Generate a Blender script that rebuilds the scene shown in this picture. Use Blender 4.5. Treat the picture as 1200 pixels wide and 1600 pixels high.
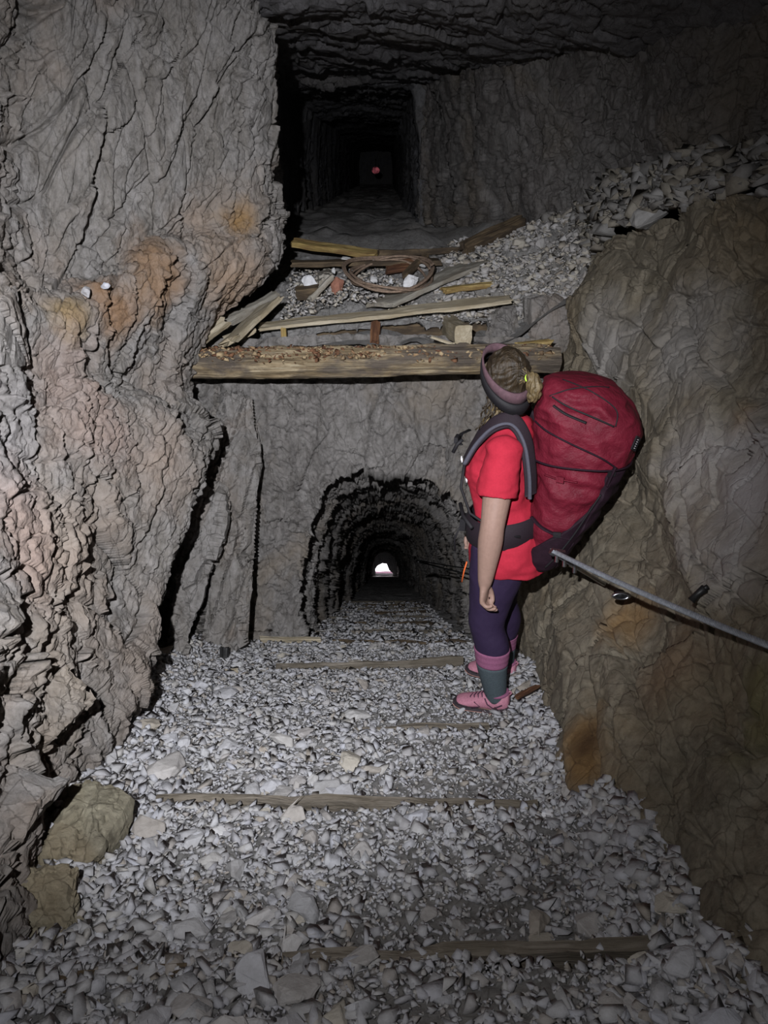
import bpy, bmesh, math, random
import numpy as np
from mathutils import Vector, Matrix

# ------------------------------------------------------------------ clear
for o in list(bpy.data.objects):
    bpy.data.objects.remove(o)
SC = bpy.context.scene
COL = SC.collection
R = math.radians

# ------------------------------------------------------------------ camera
PITCH = R(24.0)
F_PX = 1200.0
cam_d = bpy.data.cameras.new('camera')
cam = bpy.data.objects.new('camera', cam_d)
COL.objects.link(cam)
cam.location = (0, 0, 0)
cam.rotation_euler = (math.pi / 2 - PITCH, 0, 0)
cam_d.sensor_fit = 'HORIZONTAL'
cam_d.sensor_width = 36.0
cam_d.lens = 36.0 * F_PX / 1200.0
cam_d.clip_start = 0.02
cam_d.clip_end = 200
SC.camera = cam

# ------------------------------------------------------------------ world, exposure
W = bpy.data.worlds.new('cave_dark')
SC.world = W
W.use_nodes = True
W.node_tree.nodes['Background'].inputs[0].default_value = (0.5, 0.55, 0.7, 1)
W.node_tree.nodes['Background'].inputs[1].default_value = 0.0
SC.view_settings.view_transform = 'Standard'
SC.view_settings.look = 'None'
SC.view_settings.gamma = 1
SC.view_settings.use_curve_mapping = False
SC.view_settings.exposure = 0.0


def P(u, v, Y):
    """point of the cave seen at (u, v) that stands Y metres ahead"""
    k = (800.0 - v) / F_PX
    Z = Y * math.tan(math.atan(k) - PITCH)
    d = Y * math.cos(PITCH) - Z * math.sin(PITCH)
    return ((u - 600.0) / F_PX * d, Y, Z)


def spot(name, loc, target, power, size, blend, col, rad):
    l = bpy.data.lights.new(name, 'SPOT')
    l.energy = power
    l.spot_size = R(size)
    l.spot_blend = blend
    l.color = col
    l.shadow_soft_size = rad
    o = bpy.data.objects.new(name, l)
    COL.objects.link(o)
    o.location = loc
    o.rotation_euler = (Vector(target) - Vector(loc)).to_track_quat('-Z', 'Y').to_euler()
    return o


# headlamp worn by the photographer: a beam with a wide weak spill
HL = (-0.22, -0.10, 0.36)
spot('headlamp_beam', HL, P(420, 680, 4.0), 860, 73, 1.0, (0.93, 0.94, 1.0), 0.018)
spot('headlamp_spill', HL, P(480, 760, 3.5), 85, 120, 1.0, (0.97, 0.96, 1.0), 0.018)

# ------------------------------------------------------------------ numpy noise
def _h(ix, iy, iz, s):
    n = (ix.astype(np.int64) * 374761393 + iy.astype(np.int64) * 668265263 + iz.astype(np.int64) * 2147483647 + s * 974634777)
    n = (n ^ (n >> 13)) * 1274126177
    n = n & 0x7fffffff
    n = (n ^ (n >> 16)) * 2246822519 & 0x7fffffff
    n = n ^ (n >> 15)
    return (n & 0xffffff) / float(0xffffff)


def vnoise(p, s=0):
    i = np.floor(p)
    f = p - i
    f = f * f * f * (f * (f * 6 - 15) + 10)
    i = i.astype(np.int64)
    r = 0
    for a in (0, 1):
        wx = f[:, 0] if a else 1 - f[:, 0]
        for b in (0, 1):
            wy = f[:, 1] if b else 1 - f[:, 1]
            for c in (0, 1):
                wz = f[:, 2] if c else 1 - f[:, 2]
                r = r + wx * wy * wz * _h(i[:, 0] + a, i[:, 1] + b, i[:, 2] + c, s)
    return r * 2 - 1


def fbm(p, oct=4, s=0, gain=.5):
    r = 0
    a = 1
    q = p.copy()
    for k in range(oct):
        r = r + a * vnoise(q, s + k * 7)
        q = q * 2.03 + 3.7
        a *= gain
    return r


def voro(p, s=0):
    """F1, F2, per-cell random, offset from the cell point, cell random vector"""
    i = np.floor(p).astype(np.int64)
    n = len(p)
    f1 = np.full(n, 9.0)
    f2 = np.full(n, 9.0)
    rid = np.zeros(n)
    off = np.zeros((n, 3))
    rv = np.zeros((n, 3))
    for a in (-1, 0, 1):
        for b in (-1, 0, 1):
            for c in (-1, 0, 1):
                x, y, z = i[:, 0] + a, i[:, 1] + b, i[:, 2] + c
                q = np.stack([x + _h(x, y, z, s + 1), y + _h(x, y, z, s + 2), z + _h(x, y, z, s + 3)], 1)
                dv = p - q
                d = np.sqrt((dv ** 2).sum(1))
                m = d < f1
                f2 = np.where(m, f1, np.minimum(f2, d))
                f1 = np.where(m, d, f1)
                rid = np.where(m, _h(x, y, z, s + 4), rid)
                off[m] = dv[m]
                xm, ym, zm = x[m], y[m], z[m]
                rv[m] = np.stack([_h(xm, ym, zm, s + 5), _h(xm, ym, zm, s + 6), _h(xm, ym, zm, s + 8)], 1) * 2 - 1
    return f1, f2, rid, off, rv


def sstep(a, b, x):
    t = np.clip((x - a) / (b - a), 0, 1)
    return t * t * (3 - 2 * t)


# ------------------------------------------------------------------ mesh helpers
def link(name, me, mat=None, parent=None, smooth=False):
    o = bpy.data.objects.new(name, me)
    COL.objects.link(o)
    if mat is not None:
        me.materials.append(mat)
    if parent is not None:
        o.parent = parent
    if smooth:
        me.polygons.foreach_set('use_smooth', [True] * len(me.polygons))
    return o


def mesh_from(name, verts, faces):
    me = bpy.data.meshes.new(name)
    me.from_pydata([tuple(v) for v in verts], [], faces)
    me.update()
    return me


def grid_mesh(name, V, nr, nc, closed=False):
    """V is (nr*nc, 3), fast quad grid"""
    me = bpy.data.meshes.new(name)
    me.vertices.add(len(V))
    me.vertices.foreach_set('co', V.astype(np.float32).ravel())
    rr = np.arange(nr - 1)
    cc = np.arange(nc if closed else nc - 1)
    a = (rr[:, None] * nc + cc[None, :]).ravel()
    b = (rr[:, None] * nc + (cc[None, :] + 1) % nc).ravel()
    c = b + nc
    d = a + nc
    q = np.stack([a, b, c, d], 1).ravel()
    nf = len(a)
    me.loops.add(nf * 4)
    me.loops.foreach_set('vertex_index', q.astype(np.int32))
    me.polygons.add(nf)
    me.polygons.foreach_set('loop_start', (np.arange(nf) * 4).astype(np.int32))
    me.polygons.foreach_set('loop_total', np.full(nf, 4, dtype=np.int32))
    me.update(calc_edges=True)
    me.validate()
    return me


def cr(pts, n):
    """Catmull-Rom resample of (k, m) control rows to n samples"""
    pts = np.asarray(pts, float)
    k = len(pts)
    t = np.linspace(0, k - 1 - 1e-9, n)
    i = np.floor(t).astype(int)
    f = (t - i).reshape((-1,) + (1,) * (pts.ndim - 1))
    g = lambda j: pts[np.clip(j, 0, k - 1)]
    p0, p1, p2, p3 = g(i - 1), g(i), g(i + 1), g(i + 2)
    return .5 * ((2 * p1) + (-p0 + p2) * f + (2 * p0 - 5 * p1 + 4 * p2 - p3) * f ** 2 + (-p0 + 3 * p1 - 3 * p2 + p3) * f ** 3)


def loft(rows, nr, nc):
    A = np.array(rows, float)              # (R, C, 3)
    A = cr(A, nr)                          # (nr, C, 3)
    A = cr(np.swapaxes(A, 0, 1), nc)       # (nc, nr, 3)
    return np.swapaxes(A, 0, 1)


def normals(G):
    du = np.gradient(G, axis=1)
    dv = np.gradient(G, axis=0)
    n = np.cross(du, dv)
    n /= np.maximum(np.linalg.norm(n, axis=2, keepdims=True), 1e-9)
    return n


def rock_disp(p, seed=0, dip=(0.35, 0.0), amp=1.0, stretch=(2.6, 2.0, 0.9), chip=1.0):
    """layered, jointed rock relief: large swells, long plates, blocks, chips"""
    q = p.copy()
    q[:, 0] = q[:, 0] - dip[0] * q[:, 2]
    q[:, 1] = q[:, 1] - dip[1] * q[:, 2]
    w = np.stack([fbm(p * 1.7 + 9, 3, seed), fbm(p * 1.7 + 31, 3, seed + 3), fbm(p * 1.7 + 57, 3, seed + 5)], 1)
    q = q + w * 0.035
    st = np.array(stretch) * np.array([1.15, 1.15, .85])
    d = 0.055 * fbm(p * 1.1, 3, seed + 11)
    f1, f2, rid, off, rv = voro(q * st * 1.25, seed + 20)
    d = d + 0.042 * (rid - .5) + 0.040 * (off * rv).sum(1)
    d = d - 0.040 * (1 - sstep(0.0, 0.05, f2 - f1)) * (rv[:, 0] > .1)
    f1, f2, rid, off, rv = voro(q * st * 3.4 + w * .4, seed + 40)
    d = d + 0.022 * (rid - .5) + 0.026 * (off * rv).sum(1)
    d = d - 0.020 * (1 - sstep(0.0, 0.10, f2 - f1)) * (rv[:, 1] > -.3)
    f1, f2, rid, off, rv = voro(q * np.array([1.5, 1.3, .9]) * 9.5 + w * .5, seed + 60)
    m = chip * (.35 + .65 * sstep(-.25, .35, fbm(p * 1.9, 2, seed + 91)))
    d = d + m * (0.0125 * (rid - .5) + 0.018 * (off * rv).sum(1)) - m * .007 * (1 - sstep(0.0, 0.14, f2 - f1)) * (rv[:, 2] > -.2)
    f1, f2, rid, off, rv = voro(q * np.array([1.4, 1.3, .85]) * 23, seed + 80)
    d = d + m * (0.0050 * (rid - .5) + 0.008 * (off * rv).sum(1))
    d = d + 0.0025 * fbm(p * 34, 2, seed + 95)
    return d * amp


def rock_sheet(name, rows, nr, nc, mat, seed, sign=1, extra=None, **kw):
    G = loft(rows, nr, nc)
    N = normals(G) * sign
    Pp = G.reshape(-1, 3)
    d = rock_disp(Pp, seed, **kw)
    if extra is not None:
        d = d + extra(Pp)
    V = Pp + N.reshape(-1, 3) * d[:, None]
    me = grid_mesh(name, V, nr, nc)
    o = link(name, me, mat, smooth=False)
    o['kind'] = 'structure'
    return o, V.reshape(nr, nc, 3)


def tag(o, label, cat, group=None, kind=None):
    if label:
        o['label'] = label
    if cat:
        o['category'] = cat
    if group:
        o['group'] = group
    if kind:
        o['kind'] = kind
    return o


def empty(name, loc=(0, 0, 0)):
    o = bpy.data.objects.new(name, None)
    COL.objects.link(o)
    o.location = loc
    o.empty_display_size = .1
    return o


# ------------------------------------------------------------------ materials
class NT:
    def __init__(s, name):
        s.m = bpy.data.materials.new(name)
        s.m.use_nodes = True
        s.t = s.m.node_tree
        s.b = s.t.nodes['Principled BSDF']

    def n(s, typ, **kw):
        x = s.t.nodes.new(typ)
        for k, v in kw.items():
            if k.startswith('i_'):
                x.inputs[k[2:].replace('_', ' ')].default_value = v
            else:
                setattr(x, k, v)
        return x

    def l(s, a, b):
        s.t.links.new(a, b)

    def ramp(s, fac, stops):
        r = s.n('ShaderNodeValToRGB')
        e = r.color_ramp.elements
        while len(e) < len(stops):
            e.new(.5)
        for k, (p, c) in enumerate(stops):
            e[k].position = p
            e[k].color = (c[0], c[1], c[2], 1) if not isinstance(c, (int, float)) else (c, c, c, 1)
        s.l(fac, r.inputs[0])
        return r.outputs[0]

    def noise(s, vec, scale, detail=6, rough=.6, dist=0.0):
        x = s.n('ShaderNodeTexNoise')
        x.inputs['Scale'].default_value = scale
        x.inputs['Detail'].default_value = detail
        x.inputs['Roughness'].default_value = rough
        x.inputs['Distortion'].default_value = dist
        s.l(vec, x.inputs['Vector'])
        return x.outputs['Fac']

    def mapping(s, vec, scale=(1, 1, 1), rot=(0, 0, 0)):
        x = s.n('ShaderNodeMapping')
        x.inputs['Scale'].default_value = scale
        x.inputs['Rotation'].default_value = rot
        s.l(vec, x.inputs['Vector'])
        return x.outputs[0]

    def mix(s, fac, a, b, mode='MIX'):
        x = s.n('ShaderNodeMix', data_type='RGBA', blend_type=mode)
        if isinstance(fac, (int, float)):
            x.inputs[0].default_value = fac
        else:
            s.l(fac, x.inputs[0])
        for k, c in ((6, a), (7, b)):
            if isinstance(c, tuple):
                x.inputs[k].default_value = (c[0], c[1], c[2], 1)
            else:
                s.l(c, x.inputs[k])
        return x.outputs[2]

    def math(s, op, a, b=None, c=None):
        x = s.n('ShaderNodeMath', operation=op)
        for k, v in enumerate((a, b, c)):
            if v is None:
                continue
            if isinstance(v, (int, float)):
                x.inputs[k].default_value = v
            else:
                s.l(v, x.inputs[k])
        return x.outputs[0]

    def bump(s, h, strength, dist, prev=None):
        x = s.n('ShaderNodeBump')
        x.inputs['Strength'].default_value = strength
        x.inputs['Distance'].default_value = dist
        s.l(h, x.inputs['Height'])
        if prev is not None:
            s.l(prev, x.inputs['Normal'])
        return x.outputs[0]


def rock_mat(name, cols, stains=(), rot=(0, R(20), 0), rough=.85, bump=1.0, spec=.2):
    k = NT(name)
    geo = k.n('ShaderNodeNewGeometry')
    pos = geo.outputs['Position']
    st = k.mapping(pos, (1.0, 1.0, .35), rot)
    big = k.noise(st, 2.2, 8, .65, .6)
    col = k.ramp(big, [(.30, cols[0]), (.45, cols[1]), (.56, cols[2]), (.70, cols[3])])
    streak = k.noise(k.mapping(pos, (3.0, 3.0, .5), rot), 7, 8, .7, 1.2)
    col = k.mix(k.ramp(streak, [(.38, 0.0), (.62, .55)]), col, cols[1])
    spots = k.noise(pos, 30, 8, .8)
    col = k.mix(.85, col, k.ramp(spots, [(.33, (.35, .34, .33)), (.45, (.82, .82, .81)), (.6, (1.0, 1.0, 1.0)), (.7, (1.25, 1.25, 1.27))]), 'MULTIPLY')
    med = k.noise(k.mapping(pos, (1.8, 1.8, .8), rot), 9, 6, .7, .8)
    col = k.mix(.8, col, k.ramp(med, [(.35, (.62, .61, .59)), (.5, (.95, .95, .95)), (.65, (1.15, 1.15, 1.16))]), 'MULTIPLY')
    patch = k.noise(pos, 1.3, 4, .6, .4)
    col = k.mix(k.ramp(patch, [(.50, 0.0), (.64, .6)]), col, cols[4])
    # thin dark joints
    vor = k.n('ShaderNodeTexVoronoi', feature='DISTANCE_TO_EDGE')
    warp = k.n('ShaderNodeTexNoise')
    warp.inputs['Scale'].default_value = 3.5
    warp.inputs['Detail'].default_value = 5
    k.l(pos, warp.inputs['Vector'])
    va = k.n('ShaderNodeVectorMath', operation='SCALE')
    k.l(warp.outputs['Color'], va.inputs[0])
    va.inputs['Scale'].default_value = .35
    vb = k.n('ShaderNodeVectorMath', operation='ADD')
    k.l(k.mapping(pos, (2.2, 1.6, .8), rot), vb.inputs[0])
    k.l(va.outputs[0], vb.inputs[1])
    k.l(vb.outputs[0], vor.inputs['Vector'])
    vor.inputs['Scale'].default_value = 4.2
    crack = k.ramp(vor.outputs['Distance'], [(0.0, 0.0), (0.022, 1.0)])
    col = k.mix(.5, col, k.mix(crack, (.35, .33, .30), (1, 1, 1)), 'MULTIPLY')
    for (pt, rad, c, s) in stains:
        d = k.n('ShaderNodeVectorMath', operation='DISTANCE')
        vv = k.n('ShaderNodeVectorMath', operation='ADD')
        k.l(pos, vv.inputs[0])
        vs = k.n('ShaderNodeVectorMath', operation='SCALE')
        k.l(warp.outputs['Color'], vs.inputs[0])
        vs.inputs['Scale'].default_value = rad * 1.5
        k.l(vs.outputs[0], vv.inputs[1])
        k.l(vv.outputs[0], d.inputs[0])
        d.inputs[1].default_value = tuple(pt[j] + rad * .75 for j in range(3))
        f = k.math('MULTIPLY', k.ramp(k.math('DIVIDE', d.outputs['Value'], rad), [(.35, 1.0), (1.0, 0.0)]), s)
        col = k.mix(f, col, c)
    k.l(col, k.b.inputs['Base Color'])
    k.b.inputs['Roughness'].default_value = rough
    k.b.inputs['Specular IOR Level'].default_value = spec
    b = k.bump(k.noise(k.mapping(pos, (1.6, 1.6, .7), rot), 16, 10, .72, .5), .55 * bump, .03)
    b = k.bump(crack, .45 * bump, .012, b)
    b = k.bump(k.noise(pos, 75, 7, .8), .8 * bump, .010, b)
    k.l(b, k.b.inputs['Normal'])
    return k.m


GREY = [(.20, .185, .165), (.33, .31, .285), (.25, .235, .22), (.40, .375, .35), (.34, .28, .22)]
OCH = (.30, .155, .05)
M_left = rock_mat('limestone_pale', [(.19, .175, .155), (.32, .305, .29), (.255, .235, .21), (.39, .37, .355), (.31, .25, .20)],
                  [(P(170, 470, 3.3), .22, (.27, .15, .07), .75), (P(240, 430, 3.6), .25, (.28, .16, .075), .7), (P(365, 342, 4.2), .15, (.33, .19, .06), .85),
                   (P(150, 900, 2.35), .5, (.38, .31, .25), .55), (P(110, 1080, 1.95), .35, (.35, .29, .22), .5), (P(240, 720, 3.2), .3, (.37, .28, .22), .4),
                   (P(330, 420, 4.1), .35, (.36, .23, .13), .55), (P(110, 500, 3.0), .13, (.30, .20, .07), .7), (P(60, 700, 2.3), .35, (.42, .40, .40), .5),
                   (P(30, 820, 2.2), .3, (.42, .29, .23), .5), (P(150, 620, 2.9), .35, (.38, .27, .22), .5)])
M_outcrop = rock_mat('yellowish_rock', [(.24, .21, .14), (.37, .34, .25), (.29, .26, .19), (.42, .38, .29), (.33, .26, .16)])
M_face = rock_mat('limestone_grey', [(.18, .17, .155), (.31, .295, .28), (.24, .225, .21), (.38, .365, .35), (.27, .225, .17)], rot=(0, R(5), 0))
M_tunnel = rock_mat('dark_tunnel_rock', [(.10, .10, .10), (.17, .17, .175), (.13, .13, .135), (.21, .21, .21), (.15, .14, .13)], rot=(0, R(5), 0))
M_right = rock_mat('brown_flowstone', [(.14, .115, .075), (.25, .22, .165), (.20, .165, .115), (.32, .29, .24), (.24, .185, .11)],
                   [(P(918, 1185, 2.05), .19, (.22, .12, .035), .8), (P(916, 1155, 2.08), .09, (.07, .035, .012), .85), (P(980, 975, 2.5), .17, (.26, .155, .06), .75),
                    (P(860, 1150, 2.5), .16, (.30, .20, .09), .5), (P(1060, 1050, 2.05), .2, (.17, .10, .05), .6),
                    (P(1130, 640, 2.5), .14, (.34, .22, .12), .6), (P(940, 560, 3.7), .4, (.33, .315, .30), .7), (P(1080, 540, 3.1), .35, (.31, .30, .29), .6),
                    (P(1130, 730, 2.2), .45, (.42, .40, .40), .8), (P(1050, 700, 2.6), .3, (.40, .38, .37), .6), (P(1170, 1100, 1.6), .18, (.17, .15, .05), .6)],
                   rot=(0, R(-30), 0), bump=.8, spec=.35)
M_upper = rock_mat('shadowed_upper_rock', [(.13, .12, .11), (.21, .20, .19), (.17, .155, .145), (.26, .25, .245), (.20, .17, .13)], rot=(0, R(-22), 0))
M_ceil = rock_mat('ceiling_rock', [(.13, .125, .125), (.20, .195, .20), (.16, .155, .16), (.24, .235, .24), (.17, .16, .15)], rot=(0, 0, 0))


def stone_mat(name, cols, dusty=.25):
    k = NT(name)
    geo = k.n('ShaderNodeNewGeometry')
    oi = k.n('ShaderNodeObjectInfo')
    rnd = k.math('FRACT', k.math('ADD', geo.outputs['Random Per Island'], oi.outputs['Random']))
    n = len(cols)
    col = k.ramp(rnd, [((i + .02) / n, c) for i, c in enumerate(cols)])
    pos = geo.outputs['Position']
    col = k.mix(.5, col, k.ramp(k.noise(pos, 30, 5, .7), [(.3, (.55, .53, .5)), (.6, (1, 1, 1))]), 'MULTIPLY')
    k.l(col, k.b.inputs['Base Color'])
    k.b.inputs['Roughness'].default_value = .85
    k.b.inputs['Specular IOR Level'].default_value = .25
    b = k.bump(k.noise(pos, 60, 6, .7), .5, .008)
    k.l(b, k.b.inputs['Normal'])
    return k.m


SG = [(.35, .35, .355), (.44, .44, .465), (.40, .395, .39), (.48, .485, .51), (.37, .365, .36), (.52, .525, .54), (.43, .415, .385), (.45, .46, .50), (.34, .305, .26), (.42, .42, .435)]
M_stone = stone_mat('grey_gravel', SG)
M_stone_dim = stone_mat('rubble_stones', [(.29, .28, .27), (.42, .41, .40), (.36, .34, .32), (.50, .49, .48), (.33, .29, .24), (.45, .42, .36)])
M_white = stone_mat('white_stones', [(.66, .67, .69), (.76, .76, .77), (.60, .60, .59)])
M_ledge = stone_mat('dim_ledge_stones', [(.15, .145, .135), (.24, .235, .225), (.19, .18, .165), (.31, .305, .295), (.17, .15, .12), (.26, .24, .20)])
M_red = stone_mat('red_stone', [(.34, .16, .11), (.38, .18, .13)])
M_floor = rock_mat('dusty_gravel_floor', [(.33, .32, .30), (.43, .42, .41), (.38, .37, .355), (.48, .475, .465), (.41, .385, .35)], bump=1.4, rot=(0, 0, 0))


def wood_mat(name, cols, grain=1.0):
    k = NT(name)
    tc = k.n('ShaderNodeTexCoord')
    oc = tc.outputs['Object']
    g = k.noise(k.mapping(oc, (1.5, 22, 22)), 2.0, 8, .7, .8)
    col = k.ramp(g, [(.32, cols[0]), (.47, cols[1]), (.58, cols[2]), (.72, cols[3])])
    pt = k.noise(k.mapping(oc, (1.0, 2.6, 2.6)), 3.1, 5, .65, .5)
    col = k.mix(k.ramp(pt, [(.44, 0.0), (.58, .85)]), col, cols[4])
    k.l(col, k.b.inputs['Base Color'])
    k.b.inputs['Roughness'].default_value = .85
    k.b.inputs['Specular IOR Level'].default_value = .2
    b = k.bump(g, .7 * grain, .02)
    b = k.bump(k.noise(oc, 55, 5, .7), .3, .006, b)
    k.l(b, k.b.inputs['Normal'])
    return k.m


M_log = wood_mat('rotten_log_wood', [(.10, .07, .04), (.27, .205, .12), (.42, .34, .22), (.54, .47, .33), (.10, .085, .075)], 1.6)
M_rot = wood_mat('crumbled_red_rot', [(.05, .025, .015), (.14, .065, .035), (.24, .12, .06), (.33, .21, .12), (.07, .035, .025)], 1.6)
M_pale = wood_mat('pale_weathered_board', [(.30, .25, .17), (.45, .39, .28), (.54, .48, .36), (.62, .56, .44), (.36, .30, .20)])
M_greyw = wood_mat('grey_splintered_wood', [(.22, .20, .165), (.36, .34, .29), (.45, .425, .365), (.52, .49, .43), (.27, .24, .19)])
M_darkw = wood_mat('dark_mine_timber', [(.045, .033, .022), (.11, .08, .05), (.17, .125, .075), (.23, .17, .10), (.05, .038, .028)])
M_yelw = wood_mat('yellow_split_wood', [(.20, .14, .05), (.38, .28, .10), (.48, .36, .15), (.55, .44, .22), (.22, .14, .06)])
M_step = wood_mat('dusty_step_timber', [(.09, .075, .055), (.19, .165, .13), (.25, .22, .18), (.31, .28, .235), (.14, .12, .09)], .9)


def plain(name, col, rough=.6, metal=0.0, nscale=40, var=.25, bump=.2, bdist=.004, spec=.4, stretch=(1, 1, 1), emit=None):
    k = NT(name)
    tc = k.n('ShaderNodeTexCoord')
    v = k.mapping(tc.outputs['Object'], stretch)
    nz = k.noise(v, nscale, 5, .65)
    lo = tuple(c * (1 - var) for c in col)
    hi = tuple(min(1, c * (1 + var)) for c in col)
    k.l(k.ramp(nz, [(.3, lo), (.7, hi)]), k.b.inputs['Base Color'])
    k.b.inputs['Roughness'].default_value = rough
    k.b.inputs['Metallic'].default_value = metal
    k.b.inputs['Specular IOR Level'].default_value = spec
    if bump:
        k.l(k.bump(nz, bump, bdist), k.b.inputs['Normal'])
    if emit:
        k.b.inputs['Emission Color'].default_value = (*emit[0], 1)
        k.b.inputs['Emission Strength'].default_value = emit[1]
    return k.m


M_steel = plain('galvanised_steel', (.42, .43, .45), .32, 1.0, 60, .3, .15)
M_cable = plain('steel_cable_strand', (.30, .32, .35), .5, .5, 80, .3, .2)
M_rust = plain('rusty_wire', (.26, .19, .14), .75, .4, 70, .4, .3)
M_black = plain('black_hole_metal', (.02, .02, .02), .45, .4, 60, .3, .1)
M_skin = plain('skin', (.29, .185, .145), .55, 0, 60, .08, .08, .002)
M_hair = plain('dark_blond_hair', (.034, .023, .012), .42, 0, 9, .55, .9, .012, .5, (7, 7, 1.2))
M_hairb = plain('blond_hair_ends', (.13, .095, .045), .42, 0, 9, .5, .9, .012, .5, (6, 6, 1.5))
M_tee = plain('red_cotton', (.40, .022, .042), .85, 0, 120, .08, .15, .002, .15)
M_legg = plain('purple_leggings', (.028, .017, .046), .7, 0, 140, .1, .1, .002, .25)
M_pink = plain('pink_knit', (.27, .10, .18), .85, 0, 150, .15, .2, .002, .15)
M_sock = plain('blue_grey_knit', (.07, .09, .10), .9, 0, 160, .2, .3, .002, .1)
M_shoe = plain('pink_shoe_mesh', (.44, .19, .25), .75, 0, 120, .2, .3, .003, .2)
M_sole = plain('dark_shoe_rubber', (.035, .025, .03), .75, 0, 60, .2, .2)
M_peach = plain('peach_midsole', (.50, .27, .22), .7, 0, 60, .1, .1)
M_lace = plain('dark_purple_lace', (.05, .018, .04), .7, 0, 90, .2, .1)
M_pack = plain('red_ripstop', (.135, .010, .022), .6, 0, 14, .2, .6, .025, .22)
M_packd = plain('dark_purple_nylon', (.017, .007, .013), .7, 0, 40, .25, .3, .006, .2)
M_web = plain('black_webbing', (.009, .008, .010), .7, 0, 120, .2, .2)
M_pad = plain('grey_strap_padding', (.07, .07, .09), .85, 0, 120, .15, .2)
M_padp = plain('purple_strap_fabric', (.015, .008, .013), .8, 0, 120, .15, .2)
M_band = plain('grey_pink_headband', (.10, .055, .066), .85, 0, 60, .25, .3)
M_lime = plain('lime_hair_tie', (.55, .85, .08), .6, 0, 60, .1, .1)
M_orange = plain('orange_strap', (.75, .14, .03), .7, 0, 60, .1, .1)
M_letter = plain('white_print', (.8, .78, .8), .7, 0, 60, .05, .05)
M_eye = plain('eye_white', (.7, .68, .65), .3, 0, 10, .02, 0)

# ------------------------------------------------------------------ floor
EDGES = [-0.9, -0.2, 0.5, 1.195, 1.9, 2.53, 3.54, 4.25] + [4.25 + .66 * i for i in range(1, 44)]
EA = np.array(EDGES)


def line_z(Y):
    Y = np.asarray(Y, float)
    z = np.where(Y < 2.53, -1.22 - .35 * Y, -2.1055 - .42 * (Y - 2.53))
    z = np.where(Y > 4.25, -2.828 - .53 * (Y - 4.25), z)
    return z


def floor_z(X, Y):
    X = np.asarray(X, float)
    Y = np.asarray(Y, float)
    Yw = Y + .035 * np.sin(X * 2.1 + Y * .7)
    i = np.clip(np.searchsorted(EA, Yw) - 1, 0, len(EA) - 2)
    t = (Yw - EA[i]) / (EA[i + 1] - EA[i])
    drop = .07 * (1 - np.clip(t, 0, 1)) ** 1.2
    drop = drop * (.35 + .65 * sstep(-.75, .1, X))
    z = line_z(Y) - drop - .012
    z = z + .05 * np.exp(-(((X - .62) / .22) ** 2 + ((Y - 3.2) / .18) ** 2))
    z = z + .10 * sstep(.5, .75, X) * (Y < 4.2) + .12 * sstep(-.75, -1.25, X) * (Y < 4.2)
    p = np.stack([X, Y, X * 0], -1).reshape(-1, 3)
    z = z + (.012 * fbm(p * 3, 3, 5)).reshape(X.shape)
    return z


def floor_grid(name, x0, x1, y0, y1, nx, ny, xc=None):
    yy = np.linspace(y0, y1, ny)
    xx = np.linspace(x0, x1, nx)
    Xg, Yg = np.meshgrid(xx, yy)
    Zg = floor_z(Xg, Yg)
    V = np.stack([Xg, Yg, Zg], -1).reshape(-1, 3)
    d = .006 * fbm(V * 22, 3, 77)
    f1, f2, rid, off, rv = voro(V * 34, 9)
    d = d + .008 * rid + .010 * (off * rv).sum(1)
    V[:, 2] += d
    return V


Vn = floor_grid('floor', -1.9, 1.3, -1.2, 4.9, 300, 520)
fl = link('floor', grid_mesh('floor', Vn, 520, 300), M_floor)
fl['kind'] = 'structure'
Vt = floor_grid('floor_tunnel', -1.0, 1.0, 4.85, 32, 60, 700)
ft = link('floor', grid_mesh('floor_tunnel', Vt, 700, 60), M_floor)
ft['kind'] = 'structure'

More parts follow.
